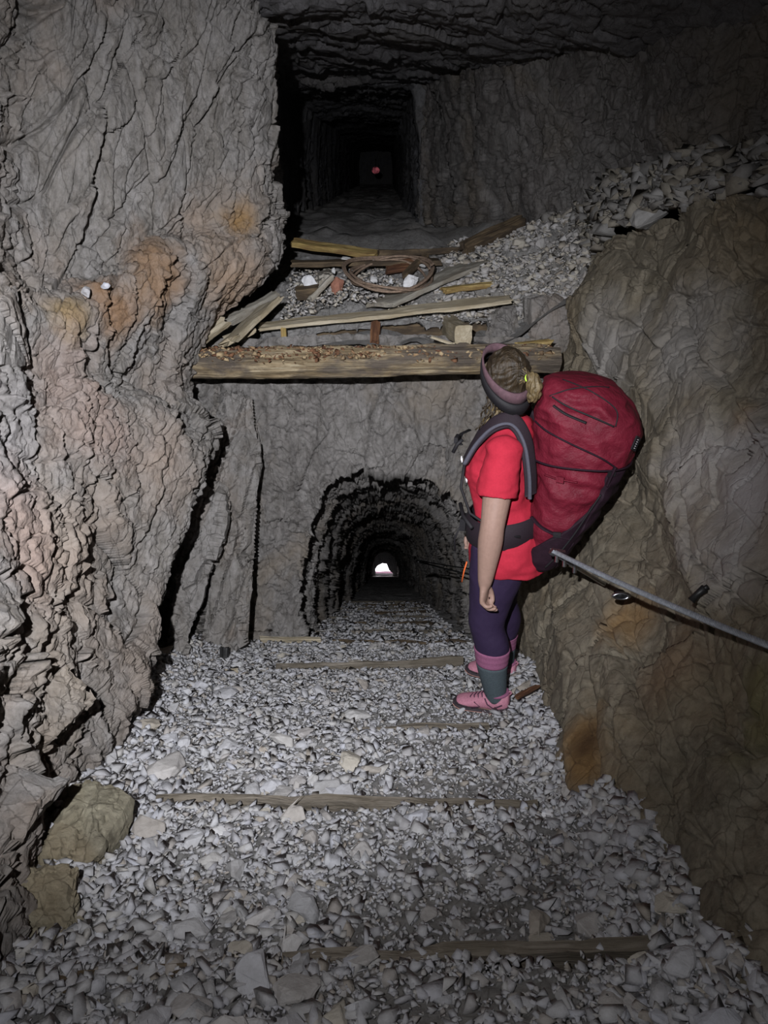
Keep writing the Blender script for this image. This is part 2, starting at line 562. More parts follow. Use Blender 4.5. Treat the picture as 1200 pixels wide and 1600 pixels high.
# ------------------------------------------------------------------ left wall
LW = [
    [(-.80, -1.2, -1.7), (-.85, .4, -1.8), P(10, 1640, .95), P(60, 1500, 1.3), P(110, 1340, 1.75), P(160, 1235, 2.15), (-1.30, 2.6, -2.5), (-1.6, 4.6, -3.3)],
    [(-.95, -1.2, -1.15), (-1.0, .5, -1.25), P(0, 1280, 1.42), P(80, 1230, 1.75), P(140, 1150, 2.05), P(200, 1115, 2.40), (-1.36, 3.0, -2.2), (-1.7, 4.6, -2.8)],
    [(-1.05, -1.2, -.8), (-1.1, .6, -.9), P(0, 1030, 1.72), P(90, 1010, 2.15), P(175, 990, 2.6), P(250, 970, 2.95), (-1.42, 3.5, -2.0), (-1.7, 4.7, -2.3)],
    [(-1.1, -1.2, -.5), (-1.15, .8, -.6), P(0, 820, 2.1), P(110, 810, 2.55), P(215, 800, 3.0), P(300, 800, 3.35), (-1.45, 3.9, -1.7), (-1.7, 4.8, -1.8)],
    [(-1.15, -1.2, -.3), (-1.2, .9, -.4), P(0, 660, 2.4), P(120, 660, 2.8), P(235, 660, 3.25), P(326, 690, 3.65), (-1.45, 4.2, -1.4), (-1.7, 4.9, -1.4)],
    [(-1.2, -1.2, -.15), (-1.25, 1.0, -.25), P(0, 560, 2.58), P(120, 580, 3.0), P(215, 600, 3.5), P(292, 600, 4.0), (-1.5, 4.5, -1.1), (-1.7, 5.0, -1.1)],
    [(-1.25, -1.2, 0.), (-1.3, 1.1, -.15), P(-10, 500, 2.66), P(110, 505, 2.98), P(235, 490, 3.5), P(340, 508, 4.15), (-1.0, 4.7, -.8), (-1.3, 7.8, -.9)],
    [(-1.28, -1.2, .1), (-1.33, 1.1, -.02), P(-10, 460, 2.80), P(105, 478, 3.06), P(255, 405, 3.66), P(428, 412, 4.35), (-.78, 5.2, -.5), (-1.0, 7.8, -.55)],
    [(-1.3, -1.2, .2), (-1.36, 1.2, .1), P(-10, 400, 3.02), P(120, 420, 3.42), P(275, 365, 3.95), P(430, 345, 4.42), (-.75, 5.2, -.3), (-.97, 7.8, -.35)],
    [(-1.35, -1.2, .35), (-1.4, 1.3, .3), P(-10, 250, 3.15), P(135, 250, 3.52), P(285, 240, 3.98), P(425, 250, 4.42), (-.72, 5.2, 0), (-.97, 7.8, 0)],
    [(-1.35, -1.2, .6), (-1.4, 1.3, .55), P(-10, 100, 3.25), P(135, 100, 3.55), P(285, 95, 3.95), P(422, 100, 4.35), (-.70, 5.2, .38), (-.97, 7.8, .4)],
    [(-1.2, -1.2, 1.0), (-1.3, 1.4, .95), P(-10, -60, 3.3), P(135, -60, 3.55), P(285, -60, 3.9), P(412, -60, 4.2), (-.66, 5.2, .85), (-.97, 7.8, .85)],
    [(-1.0, -1.2, 1.5), (-1.1, 1.4, 1.4), P(-10, -240, 3.3), P(135, -240, 3.5), P(285, -240, 3.8), P(400, -240, 4.1), (-.6, 5.2, 1.3), (-.97, 7.8, 1.3)],
]


def left_extra(p):
    # a deep joint running up the wall, and overhanging broken patch in the upper part
    m = sstep(.0, .3, p[:, 2] + .35)
    wp = p + .03 * np.stack([fbm(p * 6, 2, 1), fbm(p * 6 + 7, 2, 2), fbm(p * 6 + 13, 2, 3)], 1)
    f1, f2, rid, off, rv = voro(wp * np.array([7, 7, 12]), 301)
    patch = sstep(-.25, .25, fbm(p * 1.6 + 4, 2, 66))
    up = m * patch * (.034 * (rid > .6) + .4 * off[:, 2] * .06) - .012 * m
    f1, f2, rid, off, rv = voro(wp * 15, 311)
    low = (1 - m) * (.010 * (rid - .5) + .016 * (off * rv).sum(1) - .006 * (1 - sstep(0, .12, f2 - f1)))
    f1, f2, rid, off, rv = voro(wp * 38, 321)
    return up + low + .0035 * (rid - .5) + .005 * (off * rv).sum(1)


rock_sheet('wall_left', LW, 620, 700, M_left, 3, 1, left_extra, dip=(.42, .1))

# ------------------------------------------------------------------ right wall
RW = [
    [(.75, -1.2, -1.8), (.76, .3, -1.85), P(1200, 1640, .95), P(1010, 1390, 1.48), P(865, 1210, 2.15), P(838, 1060, 3.15), (.66, 4.0, -2.95), (.62, 4.9, -3.3)],
    [(.88, -1.2, -1.2), (.90, .5, -1.3), P(1215, 1300, 1.33), P(1060, 1190, 1.75), P(915, 1070, 2.35), P(850, 985, 3.1), (.70, 4.0, -2.4), (.62, 4.9, -2.6)],
    [(1.0, -1.2, -.85), (1.0, .7, -.95), P(1215, 1010, 1.72), P(1075, 960, 2.15), P(955, 900, 2.75), P(885, 860, 3.4), (.80, 4.1, -1.9), (.70, 4.9, -2.0)],
    [(1.08, -1.2, -.55), (1.08, .8, -.6), P(1215, 760, 2.12), P(1085, 730, 2.65), P(980, 710, 3.2), P(900, 700, 3.75), (.88, 4.3, -1.4), (.82, 4.9, -1.45)],
    [(1.18, -1.2, -.3), (1.18, .9, -.35), P(1220, 560, 2.45), P(1095, 560, 2.95), P(980, 565, 3.5), P(885, 580, 4.05), (.97, 4.6, -1.05), (.95, 5.1, -1.05)],
    [(1.3, -1.2, -.05), (1.3, 1.0, -.1), P(1225, 400, 2.72), P(1100, 400, 3.2), P(990, 420, 3.75), P(900, 470, 4.3), (1.12, 4.8, -.75), (1.2, 5.3, -.75)],
    [(1.42, -1.2, .1), (1.42, 1.2, .1), P(1230, 300, 3.0), P(1100, 310, 3.5), P(1000, 340, 4.0), P(940, 380, 4.45), (1.25, 4.9, -.5), (1.25, 5.5, -.55)],
    [(1.55, -1.2, .2), (1.6, 1.3, .2), P(1235, 245, 3.45), P(1110, 250, 3.95), P(1020, 265, 4.5), P(945, 290, 5.0), P(840, 345, 5.6), P(655, 345, 7.8)],
    [(1.6, -1.2, .4), (1.6, 1.3, .4), P(1235, 170, 3.55), P(1105, 170, 4.0), P(1005, 180, 4.55), P(925, 200, 5.0), P(800, 240, 5.7), P(655, 260, 7.8)],
    [(1.5, -1.2, .7), (1.5, 1.3, .65), P(1230, 40, 3.6), P(1095, 40, 4.0), P(990, 50, 4.5), P(900, 60, 4.95), P(770, 120, 5.8), P(655, 130, 7.8)],
    [(1.2, -1.2, 1.2), (1.2, 1.4, 1.1), P(1190, -120, 3.6), P(1060, -120, 4.0), P(960, -110, 4.4), P(860, -100, 4.8), P(740, 0, 5.8), P(655, 60, 7.8)],
]
def right_extra(p):
    q = np.stack([p[:, 0] * .5 + p[:, 2] * .9 - p[:, 1] * .2, p[:, 1] * .6 + p[:, 2] * .4, p[:, 0]], 1)
    n1 = fbm(q * np.array([2.4, .9, 1.0]), 3, 44)
    f1, f2, rid, off, rv = voro(q * np.array([3.2, 1.3, 1.5]) + .3 * n1[:, None], 47)
    return .05 * n1 - .05 * np.abs(fbm(q * np.array([3.0, 1.0, 1.2]) + 5, 2, 45)) + .03 * (off * rv).sum(1) - .02 * (1 - sstep(0, .05, f2 - f1))


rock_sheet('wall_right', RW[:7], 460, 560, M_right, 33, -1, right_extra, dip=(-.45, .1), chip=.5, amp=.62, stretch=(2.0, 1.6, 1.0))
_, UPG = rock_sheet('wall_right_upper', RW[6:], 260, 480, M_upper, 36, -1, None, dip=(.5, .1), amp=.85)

# ------------------------------------------------------------------ ceiling
CW = []
for y in (-1.2, 0.5, 2.0, 3.2, 4.1, 5.0, 6.4, 7.9):
    zc = .95 if y < 2 else (.86 if y < 3.5 else .72)
    CW.append([(-2.0, y, zc + .15), (-1.2, y, zc + .04), (-.6, y, zc), (0, y, zc - .02), (.6, y, zc - .04), (1.2, y, zc - .12), (2.1, y, zc - .32)])
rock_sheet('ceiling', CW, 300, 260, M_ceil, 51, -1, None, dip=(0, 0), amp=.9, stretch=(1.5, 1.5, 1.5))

# ------------------------------------------------------------------ tunnels as ring lofts
def ring_loft(name, rings, sub, mat, seed, sign, **kw):
    """rings: list of (n,3) arrays; sub: number of samples between each pair"""
    out = []
    for i in range(len(rings) - 1):
        for t in np.linspace(0, 1, sub[i], endpoint=False):
            out.append(rings[i] * (1 - t) + rings[i + 1] * t)
    out.append(rings[-1])
    G = np.array(out)
    nr, nc = G.shape[:2]
    N = normals(G) * sign
    p = G.reshape(-1, 3)
    d = rock_disp(p, seed, **kw)
    if name == 'wall_back':
        wp = p + .04 * np.stack([fbm(p * 4, 2, 1), fbm(p * 4 + 7, 2, 2), fbm(p * 4 + 13, 2, 3)], 1)
        wt = (p[:, 1] < 7).astype(float)
        f1, f2, rid, off, rv = voro(wp * np.array([7, 7, 5]), 501)
        d = d + wt * (.020 * (rid - .5) + .030 * (off * rv).sum(1) - .018 * (1 - sstep(0, .07, f2 - f1)) * (rv[:, 0] > -.2))
        f1, f2, rid, off, rv = voro(wp * np.array([17, 17, 12]), 511)
        d = d + wt * (.008 * (rid - .5) + .014 * (off * rv).sum(1) - .006 * (1 - sstep(0, .1, f2 - f1)))
    V = p + N.reshape(-1, 3) * d[:, None]
    o = link(name, grid_mesh(name, V, nr, nc), mat)
    o['kind'] = 'structure'
    return o


def polyline(pts, n):
    pts = np.array(pts, float)
    L = np.concatenate([[0], np.cumsum(np.linalg.norm(np.diff(pts, axis=0), axis=1))])
    s = np.linspace(0, L[-1], n)
    return np.stack([np.interp(s, L, pts[:, j]) for j in range(pts.shape[1])], 1)


YF = 4.5
arch_px = [(478, 1040), (468, 960), (474, 900), (484, 850), (494, 800), (506, 768), (532, 746), (566, 734), (600, 733), (640, 738), (672, 752), (704, 768), (722, 800), (738, 850), (748, 900), (752, 960), (752, 1040)]
arch = [(P(u, v, YF)[0], P(u, v, YF)[2]) for u, v in arch_px]
NA = 560
A0 = polyline(arch, NA)
# outer boundary of the end face, same winding
outer = [(-1.75, -3.35), (-1.75, -2.2), (-1.75, -.92), (-.6, -.90), (0, -.90), (.6, -.90), (1.35, -.92), (1.35, -2.2), (1.35, -3.35)]
# match the outer samples to the arch by direction
ca = np.array([0.02, -2.35])
OUT = []
for q in A0:
    dx, dz = q - ca
    if q[1] < -2.9:
        OUT.append((-1.75 if dx < 0 else 1.35, q[1]))
        continue
    s = 9
    if dx < -1e-6: s = min(s, (-1.75 - ca[0]) / dx)
    if dx > 1e-6: s = min(s, (1.35 - ca[0]) / dx)
    if dz > 1e-6: s = min(s, (-.88 - ca[1]) / dz)
    if dz < -1e-6: s = min(s, (-3.4 - ca[1]) / dz)
    OUT.append((ca[0] + dx * s, ca[1] + dz * s))
OUT = np.array(OUT)


def ring2(xz, y, sc=1.0, dz=0.0, cx=.02, cz=-2.4):
    x = cx + (xz[:, 0] - cx) * sc
    z = cz + (xz[:, 1] - cz) * sc + dz
    return np.stack([x, np.full(len(x), y), z], 1)


rings = [ring2(OUT, YF - .02), ring2(A0, YF), ring2(A0, YF + .12, 1.10), ring2(A0, YF + .5, 1.04, -.20), ring2(A0, YF + .62, .95, -.28), ring2(A0, YF + .75, 1.03, -.36)]
sub = [95, 14, 26, 14, 12]
y = YF + .75
while y < 29.5:
    y += 1.1
    sc = [.93, 1.03, .98, 1.05][int(y * 3) % 4]
    rings.append(ring2(A0, y, sc, -.53 * (y - YF)))
    sub.append(22)
ring_loft('wall_back', rings, sub, M_face, 71, 1, dip=(.12, .1), amp=.9, stretch=(2.2, 2.0, 1.1))

# end wall of the stepped tunnel with the daylight opening
YE = y
zE = -2.4 - .5 * (YE - YF)
def PE(u, v):
    return P(u, v, YE)
hole = [(587, 904), (586, 890), (590, 884), (594, 882), (598, 880), (601, 881), (604, 881), (606, 886), (608, 891), (614, 896), (614, 904)]
hp = polyline([PE(*h) for h in hole], 80)
hc = hp.mean(0)
big = hc + (hp - hc) / np.linalg.norm(hp - hc, axis=1, keepdims=True) * 2.2
Ge = np.array([hp * (1 - t) + big * t for t in np.linspace(0, 1, 14)])
Ge = np.concatenate([[hp + np.array([0, .5, 0])], Ge])
# make closed loops
Ge = np.concatenate([Ge, Ge[:, :1]], 1)
pe = Ge.reshape(-1, 3)
pe = pe + np.array([0, -1, 0]) * (rock_disp(pe, 5, amp=.35)[:, None] * (np.repeat(np.arange(15), 81)[:, None] > 2))
ew = link('wall_end', grid_mesh('wall_end', pe, 15, 81), M_tunnel)
ew['kind'] = 'structure'
# daylight outside (sky and the lit masonry threshold)
k = NT('daylight_sky')
k.b.inputs['Base Color'].default_value = (0, 0, 0, 1)
k.b.inputs['Emission Color'].default_value = (1.0, .93, 1.0, 1)
k.b.inputs['Emission Strength'].default_value = 6.0
c0 = Vector(PE(600, 889))
sv = [(c0.x - 3, YE + 3, c0.z - 3), (c0.x + 3, YE + 3, c0.z - 3), (c0.x + 3, YE + 3, c0.z + 3), (c0.x - 3, YE + 3, c0.z + 3)]
sk = link('sky', mesh_from('sky', sv, [(0, 1, 2, 3)]), k.m)
sk['kind'] = 'structure'


def rough_box(name, mat, size, seed=0, amp=.01, nseg=8, parent=None, loc=(0, 0, 0), rot=(0, 0, 0), jag=0.0, taper=1.0):
    """box grid along X with worn faces and optionally splintered ends"""
    rnd = random.Random(seed)
    sx, sy, sz = size
    nseg = max(4, nseg)
    ny, nz = 4, 3
    prof = []
    for i in range(ny): prof.append((-sy / 2 + sy * i / ny, -sz / 2))
    for i in range(nz): prof.append((sy / 2, -sz / 2 + sz * i / nz))
    for i in range(ny): prof.append((sy / 2 - sy * i / ny, sz / 2))
    for i in range(nz): prof.append((-sy / 2, sz / 2 - sz * i / nz))
    n = len(prof)
    prof = np.array(prof)
    m = np.abs(prof[:, 0]) > sy * .49
    m2 = np.abs(prof[:, 1]) > sz * .49
    cor = m & m2
    b = min(sy, sz) * .035
    prof[cor] -= np.sign(prof[cor]) * b
    V = []
    jl = [rnd.uniform(0, jag) for _ in range(n)]
    jr = [rnd.uniform(0, jag) for _ in range(n)]
    for s in range(nseg + 1):
        t = s / nseg
        x = -sx / 2 + sx * t
        tp = 1 + (taper - 1) * t
        for j, (a, c) in enumerate(prof):
            xx = x + (jl[j] if s == 0 else 0) - (jr[j] if s == nseg else 0)
            V.append((xx, a * tp, c * tp))
    V = np.array(V)
    V = V + amp * np.stack([fbm(V * 6 + seed * 1.7, 3, seed), fbm(V * 6 + 11 + seed, 3, seed + 1), fbm(V * 6 + 23 + seed, 3, seed + 2)], 1) * np.array([.3, 1, 1])
    V = V + amp * .6 * np.stack([V[:, 0] * 0, fbm(V * np.array([6, 60, 60]) + seed, 2, seed + 4), fbm(V * np.array([6, 60, 60]) + 5, 2, seed + 6)], 1)
    faces = []
    for s in range(nseg):
        for j in range(n):
            a = s * n + j
            bb = s * n + (j + 1) % n
            faces.append((a, bb, bb + n, a + n))
    c0i = len(V)
    V = np.concatenate([V, [V[:n].mean(0)], [V[-n:].mean(0)]])
    for j in range(n):
        faces.append((c0i, (j + 1) % n, j))
        faces.append((c0i + 1, nseg * n + j, nseg * n + (j + 1) % n))
    o = link(name, mesh_from(name, V, faces), mat, parent)
    o.location = loc
    o.rotation_euler = rot
    return o


def beam(name, mat, p0, p1, w, t, roll=0.0, seed=0, amp=.006, jag=0.0, taper=1.0):
    p0, p1 = Vector(p0), Vector(p1)
    d = p1 - p0
    o = rough_box(name, mat, (d.length, w, t), seed, amp, int(max(8, d.length / .04)), jag=jag, taper=taper)
    xa = d.normalized()
    up = Vector((0, 0, 1))
    ya = up.cross(xa).normalized()
    za = xa.cross(ya)
    M = Matrix((xa, ya, za)).transposed().to_4x4()
    o.matrix_world = Matrix.Translation((p0 + p1) / 2) @ M @ Matrix.Rotation(roll, 4, 'X')
    return o


def tube(pts, rad, nseg=10, caps=True, noise=0.0, seed=0, squash=1.0):
    """verts, faces of a tube through pts; rad scalar or list"""
    pts = [Vector(p) for p in pts]
    n = len(pts)
    rads = [rad] * n if isinstance(rad, (int, float)) else rad
    V, Fc = [], []
    t0 = (pts[1] - pts[0]).normalized()
    ref = Vector((0, 0, 1)) if abs(t0.z) < .9 else Vector((1, 0, 0))
    nrm = t0.cross(ref).normalized()
    for i, p in enumerate(pts):
        t = (pts[min(i + 1, n - 1)] - pts[max(i - 1, 0)]).normalized()
        nrm = (nrm - t * nrm.dot(t)).normalized()
        b = t.cross(nrm)
        for j in range(nseg):
            a = 2 * math.pi * j / nseg
            V.append(p + nrm * math.cos(a) * rads[i] + b * math.sin(a) * rads[i] * squash)
    for i in range(n - 1):
        for j in range(nseg):
            a = i * nseg + j
            b_ = i * nseg + (j + 1) % nseg
            Fc.append((a, b_, b_ + nseg, a + nseg))
    if caps:
        Fc.append(tuple(range(nseg))[::-1])
        Fc.append(tuple((n - 1) * nseg + j for j in range(nseg)))
    if noise:
        A = np.array([tuple(v) for v in V])
        A = A + noise * np.stack([fbm(A * 30 + seed, 2, seed), fbm(A * 30 + 9, 2, seed + 1), fbm(A * 30 + 19, 2, seed + 2)], 1)
        V = [tuple(v) for v in A]
    return [tuple(v) for v in V], Fc


def tube_obj(name, pts, rad, mat, parent=None, nseg=10, smooth=True, **kw):
    V, Fc = tube(pts, rad, nseg, **kw)
    return link(name, mesh_from(name, V, Fc), mat, parent, smooth)


te = Vector(P(600, 904, YE + .55))
th = rough_box('threshold_block', plain('pinkish_masonry', (.22, .10, .15), .8, 0, 20, .3, .5, .02), (1.3, .75, .5), 4, .02, 12, loc=(te.x, YE + .925, te.z - .25))
tag(th, 'pinkish stone threshold at the daylight opening of the lower tunnel', 'stone block')

# the upper gallery running level into the dark
def urect(y, xl, xr, zb, zt, n=240):
    return np.array([(x, y, z) for x, z in polyline([(xl, zb - .3), (xl, (zb + zt) / 2), (xl + .04, zt), ((xl + xr) / 2, zt + .04), (xr - .04, zt), (xr, (zb + zt) / 2), (xr, zb - .3)], n)])


ur = [urect(7.6, -1.75, 1.2, -.4, 1.3), urect(7.75, -.97, .33, -.4, .68), urect(9.5, -1.0, .33, -.4, .72), urect(12.5, -.95, .30, -.4, .66), urect(14, -.92, .31, -.4, .70), urect(22, -.92, .30, -.4, .62), urect(30, -.9, .3, -.4, .6)]
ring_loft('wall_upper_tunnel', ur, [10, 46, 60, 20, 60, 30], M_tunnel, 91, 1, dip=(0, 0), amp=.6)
yy = np.linspace(4.42, 31, 260)
xx = np.linspace(-1.7, 1.6, 90)
Xg, Yg = np.meshgrid(xx, yy)
Zg = -.93 + .45 * sstep(4.9, 6.6, Yg) + .30 * sstep(.45, 1.3, Xg) * (Yg < 8)
pf = np.stack([Xg, Yg, Zg], -1).reshape(-1, 3)
pf[:, 2] += .04 * fbm(pf * 4, 3, 2)
uf = link('floor_upper', grid_mesh('floor_upper', pf, 260, 90), M_floor)
uf['kind'] = 'structure'
ue = link('wall_upper_end', mesh_from('wall_upper_end', [(-1.3, 30, -1), (1, 30, -1), (1, 30, 1.2), (-1.3, 30, 1.2)], [(0, 1, 2, 3)]), M_tunnel)
ue['kind'] = 'structure'
# closing wall behind the photographer
bk = [[(-1.8, -1.1, z), (0, -1.2, z), (1.9, -1.1, z)] for z in (-2.2, -.8, .3, 1.6)]
rock_sheet('wall_near', bk, 30, 40, M_face, 7, 1)

# faint red lamp far down the upper gallery
fl_ = empty('signal_lamp', P(587, 266, 20))
tag(fl_, 'faint red lamp glowing far inside the dark upper tunnel', 'lamp')
bm = bmesh.new(); bmesh.ops.create_uvsphere(bm, u_segments=16, v_segments=10, radius=.085)
me = bpy.data.meshes.new('lens'); bm.to_mesh(me); bm.free()
kk = NT('dim_red_glow'); kk.b.inputs['Base Color'].default_value = (.1, .03, .03, 1)
nz_ = kk.noise(kk.n('ShaderNodeTexCoord').outputs['Object'], 9, 3)
kk.l(kk.ramp(nz_, [(.4, (.02, .005, .008)), (.65, (.32, .07, .09))]), kk.b.inputs['Emission Color'])
kk.b.inputs['Emission Strength'].default_value = .55
lo_ = link('lens', me, kk.m, fl_, True); lo_.scale = (1.1, .6, .9)
tube_obj('hook', [(0, 0, .07), (0, 0, .22), (0, .03, .24)], .01, M_black, fl_)

# ------------------------------------------------------------------ stones
def stone_protos(n, seed):
    out = []
    rnd = random.Random(seed)
    for k_ in range(n):
        bm = bmesh.new()
        sx, sy, sz = rnd.uniform(.85, 1.35), rnd.uniform(.65, 1.05), rnd.uniform(.24, .5)
        for i in range(8):
            v = Vector((rnd.uniform(-1, 1), rnd.uniform(-1, 1), rnd.choice((-1, 1)) * rnd.uniform(.5, 1)))
            v = v / max(abs(v.x), abs(v.y), .45) * rnd.uniform(.72, .98)
            bm.verts.new((v.x * sx, v.y * sy, v.z * sz))
        r = bmesh.ops.convex_hull(bm, input=bm.verts)
        junk = [g for g in r['geom_interior'] if isinstance(g, bmesh.types.BMVert)]
        bmesh.ops.delete(bm, geom=junk, context='VERTS')
        bmesh.ops.recalc_face_normals(bm, faces=bm.faces)
        bm.verts.index_update()
        out.append((np.array([tuple(v.co) for v in bm.verts]), np.array([[v.index for v in f.verts] for f in bm.faces if len(f.verts) == 3])))
        bm.free()
    return out


PROT = stone_protos(40, 12)
rng = np.random.RandomState(4)


def rand_rot(n, tilt):
    yaw = rng.uniform(0, 2 * math.pi, n)
    tx = rng.normal(0, tilt, n)
    ty = rng.normal(0, tilt, n)
    c, s = np.cos(yaw), np.sin(yaw)
    Rz = np.zeros((n, 3, 3)); Rz[:, 0, 0] = c; Rz[:, 0, 1] = -s; Rz[:, 1, 0] = s; Rz[:, 1, 1] = c; Rz[:, 2, 2] = 1
    c, s = np.cos(tx), np.sin(tx)
    Rx = np.zeros((n, 3, 3)); Rx[:, 0, 0] = 1; Rx[:, 1, 1] = c; Rx[:, 1, 2] = -s; Rx[:, 2, 1] = s; Rx[:, 2, 2] = c
    c, s = np.cos(ty), np.sin(ty)
    Ry = np.zeros((n, 3, 3)); Ry[:, 1, 1] = 1; Ry[:, 0, 0] = c; Ry[:, 0, 2] = s; Ry[:, 2, 0] = -s; Ry[:, 2, 2] = c
    return Rx @ Ry @ Rz


def stone_field(name, pos, size, mat, label, cat, tilt=.24):
    n = len(pos)
    pid = rng.randint(0, len(PROT), n)
    Rm = rand_rot(n, tilt)
    VV, FF = [], []
    base = 0
    for k_ in range(len(PROT)):
        idx = np.where(pid == k_)[0]
        if len(idx) == 0:
            continue
        pv, pf_ = PROT[k_]
        v = np.einsum('nij,vj->nvi', Rm[idx], pv) * size[idx][:, None, None] + pos[idx][:, None, :]
        VV.append(v.reshape(-1, 3))
        f = pf_[None] + (np.arange(len(idx)) * len(pv))[:, None, None] + base
        FF.append(f.reshape(-1, 3))
        base += len(idx) * len(pv)
    V = np.concatenate(VV); Fc = np.concatenate(FF)
    me = bpy.data.meshes.new(name)
    me.vertices.add(len(V)); me.vertices.foreach_set('co', V.astype(np.float32).ravel())
    me.loops.add(len(Fc) * 3); me.loops.foreach_set('vertex_index', Fc.astype(np.int32).ravel())
    me.polygons.add(len(Fc))
    me.polygons.foreach_set('loop_start', (np.arange(len(Fc)) * 3).astype(np.int32))
    me.polygons.foreach_set('loop_total', np.full(len(Fc), 3, dtype=np.int32))
    me.update(calc_edges=True)
    o = link(name, me, mat)
    tag(o, label, cat, kind='stuff')
    return o


def left_lim(Y):
    return np.interp(Y, [-1, .9, 1.3, 2.15, 2.6, 3.4, 4.2, 4.5, 4.7, 6], [-.85, -.85, -.85, -1.12, -1.3, -1.45, -1.3, -1.1, -.55, -.55])


def right_lim(Y):
    return np.interp(Y, [-1, 1, 2.2, 3.2, 4.2, 4.7, 6], [.85, .82, .74, .80, .70, .60, .55])


def fines(X, Y):
    """trodden, dusty part of the steps: fewer and smaller stones"""
    t = sstep(-.35, .15, X) * (1 - sstep(.42, .6, X))
    i = np.clip(np.searchsorted(EA, Y) - 1, 0, len(EA) - 2)
    fr = (Y - EA[i]) / (EA[i + 1] - EA[i])
    return t * (.45 + .55 * (np.abs(fr) < .35))


def scatter(n, y0, y1, smin, smax, seed, sink=.35, finecut=0.0, pw=1.6):
    r = np.random.RandomState(seed)
    Y = y0 + (y1 - y0) * r.rand(n)
    X = left_lim(Y) + (right_lim(Y) - left_lim(Y)) * r.rand(n)
    keep = r.rand(n) > fines(X, Y) * finecut
    X, Y = X[keep], Y[keep]
    s = smin + (smax - smin) * r.rand(len(X)) ** pw
    Z = floor_z(X, Y) + s * sink + .008
    return np.stack([X, Y, Z], 1), s


a, sa = scatter(17000, .3, 4.7, .009, .029, 1, .22, .85, 2.2)
b, sb = scatter(34000, .3, 4.7, .005, .012, 2, .35, .15)
c, sc_ = scatter(3500, 4.6, 9, .012, .035, 3, .3, .5)
# banked up along both walls
r = np.random.RandomState(8)
Yb = r.uniform(.4, 4.2, 3500); sb2 = .012 + .02 * r.rand(3500) ** 1.5
Xb = np.where(r.rand(3500) < .5, left_lim(Yb) + np.abs(r.normal(0, .14, 3500)), right_lim(Yb) - np.abs(r.normal(0, .12, 3500)))
d_ = np.stack([Xb, Yb, floor_z(Xb, Yb) + .012 + .02 * r.rand(3500)], 1)
ne = 5200
ei = EA[r.randint(2, 12, ne)]
Xe = r.uniform(-1.0, .75, ne)
Ye = ei - .045 + r.normal(0, .022, ne)
keep = (Xe > left_lim(Ye)) & (Xe < right_lim(Ye)) & (fbm(np.stack([Xe * 5, Ye * 3, Xe * 0], 1), 2, 14) > -.15)
Xe, Ye = Xe[keep], Ye[keep]
se = .006 + .016 * r.rand(len(Xe)) ** 2
e_ = np.stack([Xe, Ye, line_z(Ye) + se * .2], 1)
stone_field('gravel', np.concatenate([a, b, c, d_, e_]), np.concatenate([sa, sb, sc_, sb2, se]), M_stone,
            'loose angular grey gravel covering the steps between the big stones', 'gravel')

# individual stones -------------------------------------------------
def stone_obj(name, mat, loc, size, seed, rot=None, flat=1.0):
    rnd = random.Random(seed)
    bm = bmesh.new()
    sx, sy, sz = size
    for i in range(16):
        v = Vector((rnd.gauss(0, 1), rnd.gauss(0, 1), rnd.gauss(0, 1))).normalized() * rnd.uniform(.82, 1.05)
        bm.verts.new((v.x * sx, v.y * sy, v.z * sz))
    rr = bmesh.ops.convex_hull(bm, input=bm.verts)
    junk = [g for g in rr['geom_interior'] if isinstance(g, bmesh.types.BMVert)]
    bmesh.ops.delete(bm, geom=junk, context='VERTS')
    bmesh.ops.bevel(bm, geom=[e for e in bm.edges], offset=min(size) * .10, segments=1, affect='EDGES')
    bmesh.ops.triangulate(bm, faces=bm.faces)
    bmesh.ops.subdivide_edges(bm, edges=bm.edges, cuts=1)
    bmesh.ops.recalc_face_normals(bm, faces=bm.faces)
    A = np.array([tuple(v.co) for v in bm.verts])
    sc1 = 1.0 / max(size)
    d = max(size) * .07 * fbm(A * sc1 * 2.4 + seed, 3, seed)
    nn = A / np.maximum(np.linalg.norm(A, axis=1, keepdims=True), 1e-6)
    A = A + nn * d[:, None]
    for v, q in zip(bm.verts, A):
        v.co = q
    me = bpy.data.meshes.new(name)
    bm.to_mesh(me); bm.free()
    o = link(name, me, mat)
    o.location = loc
    o.rotation_euler = rot if rot else (rnd.uniform(-.25, .25), rnd.uniform(-.25, .25), rnd.uniform(0, 6.28))
    return o


def on_floor(u, v):
    """point of the stepped floor that lies at this spot of the view"""
    lo, hi = .2, 12.0
    kx = (800.0 - v) / F_PX
    tn = math.tan(PITCH - math.atan(kx))
    for _ in range(50):
        mid = (lo + hi) / 2
        if tn * mid > -float(line_z(mid)):
            hi = mid
        else:
            lo = mid
    Y = hi
    p = P(u, v, Y)
    return Vector((p[0], p[1], float(floor_z(np.array([p[0]]), np.array([p[1]]))[0])))


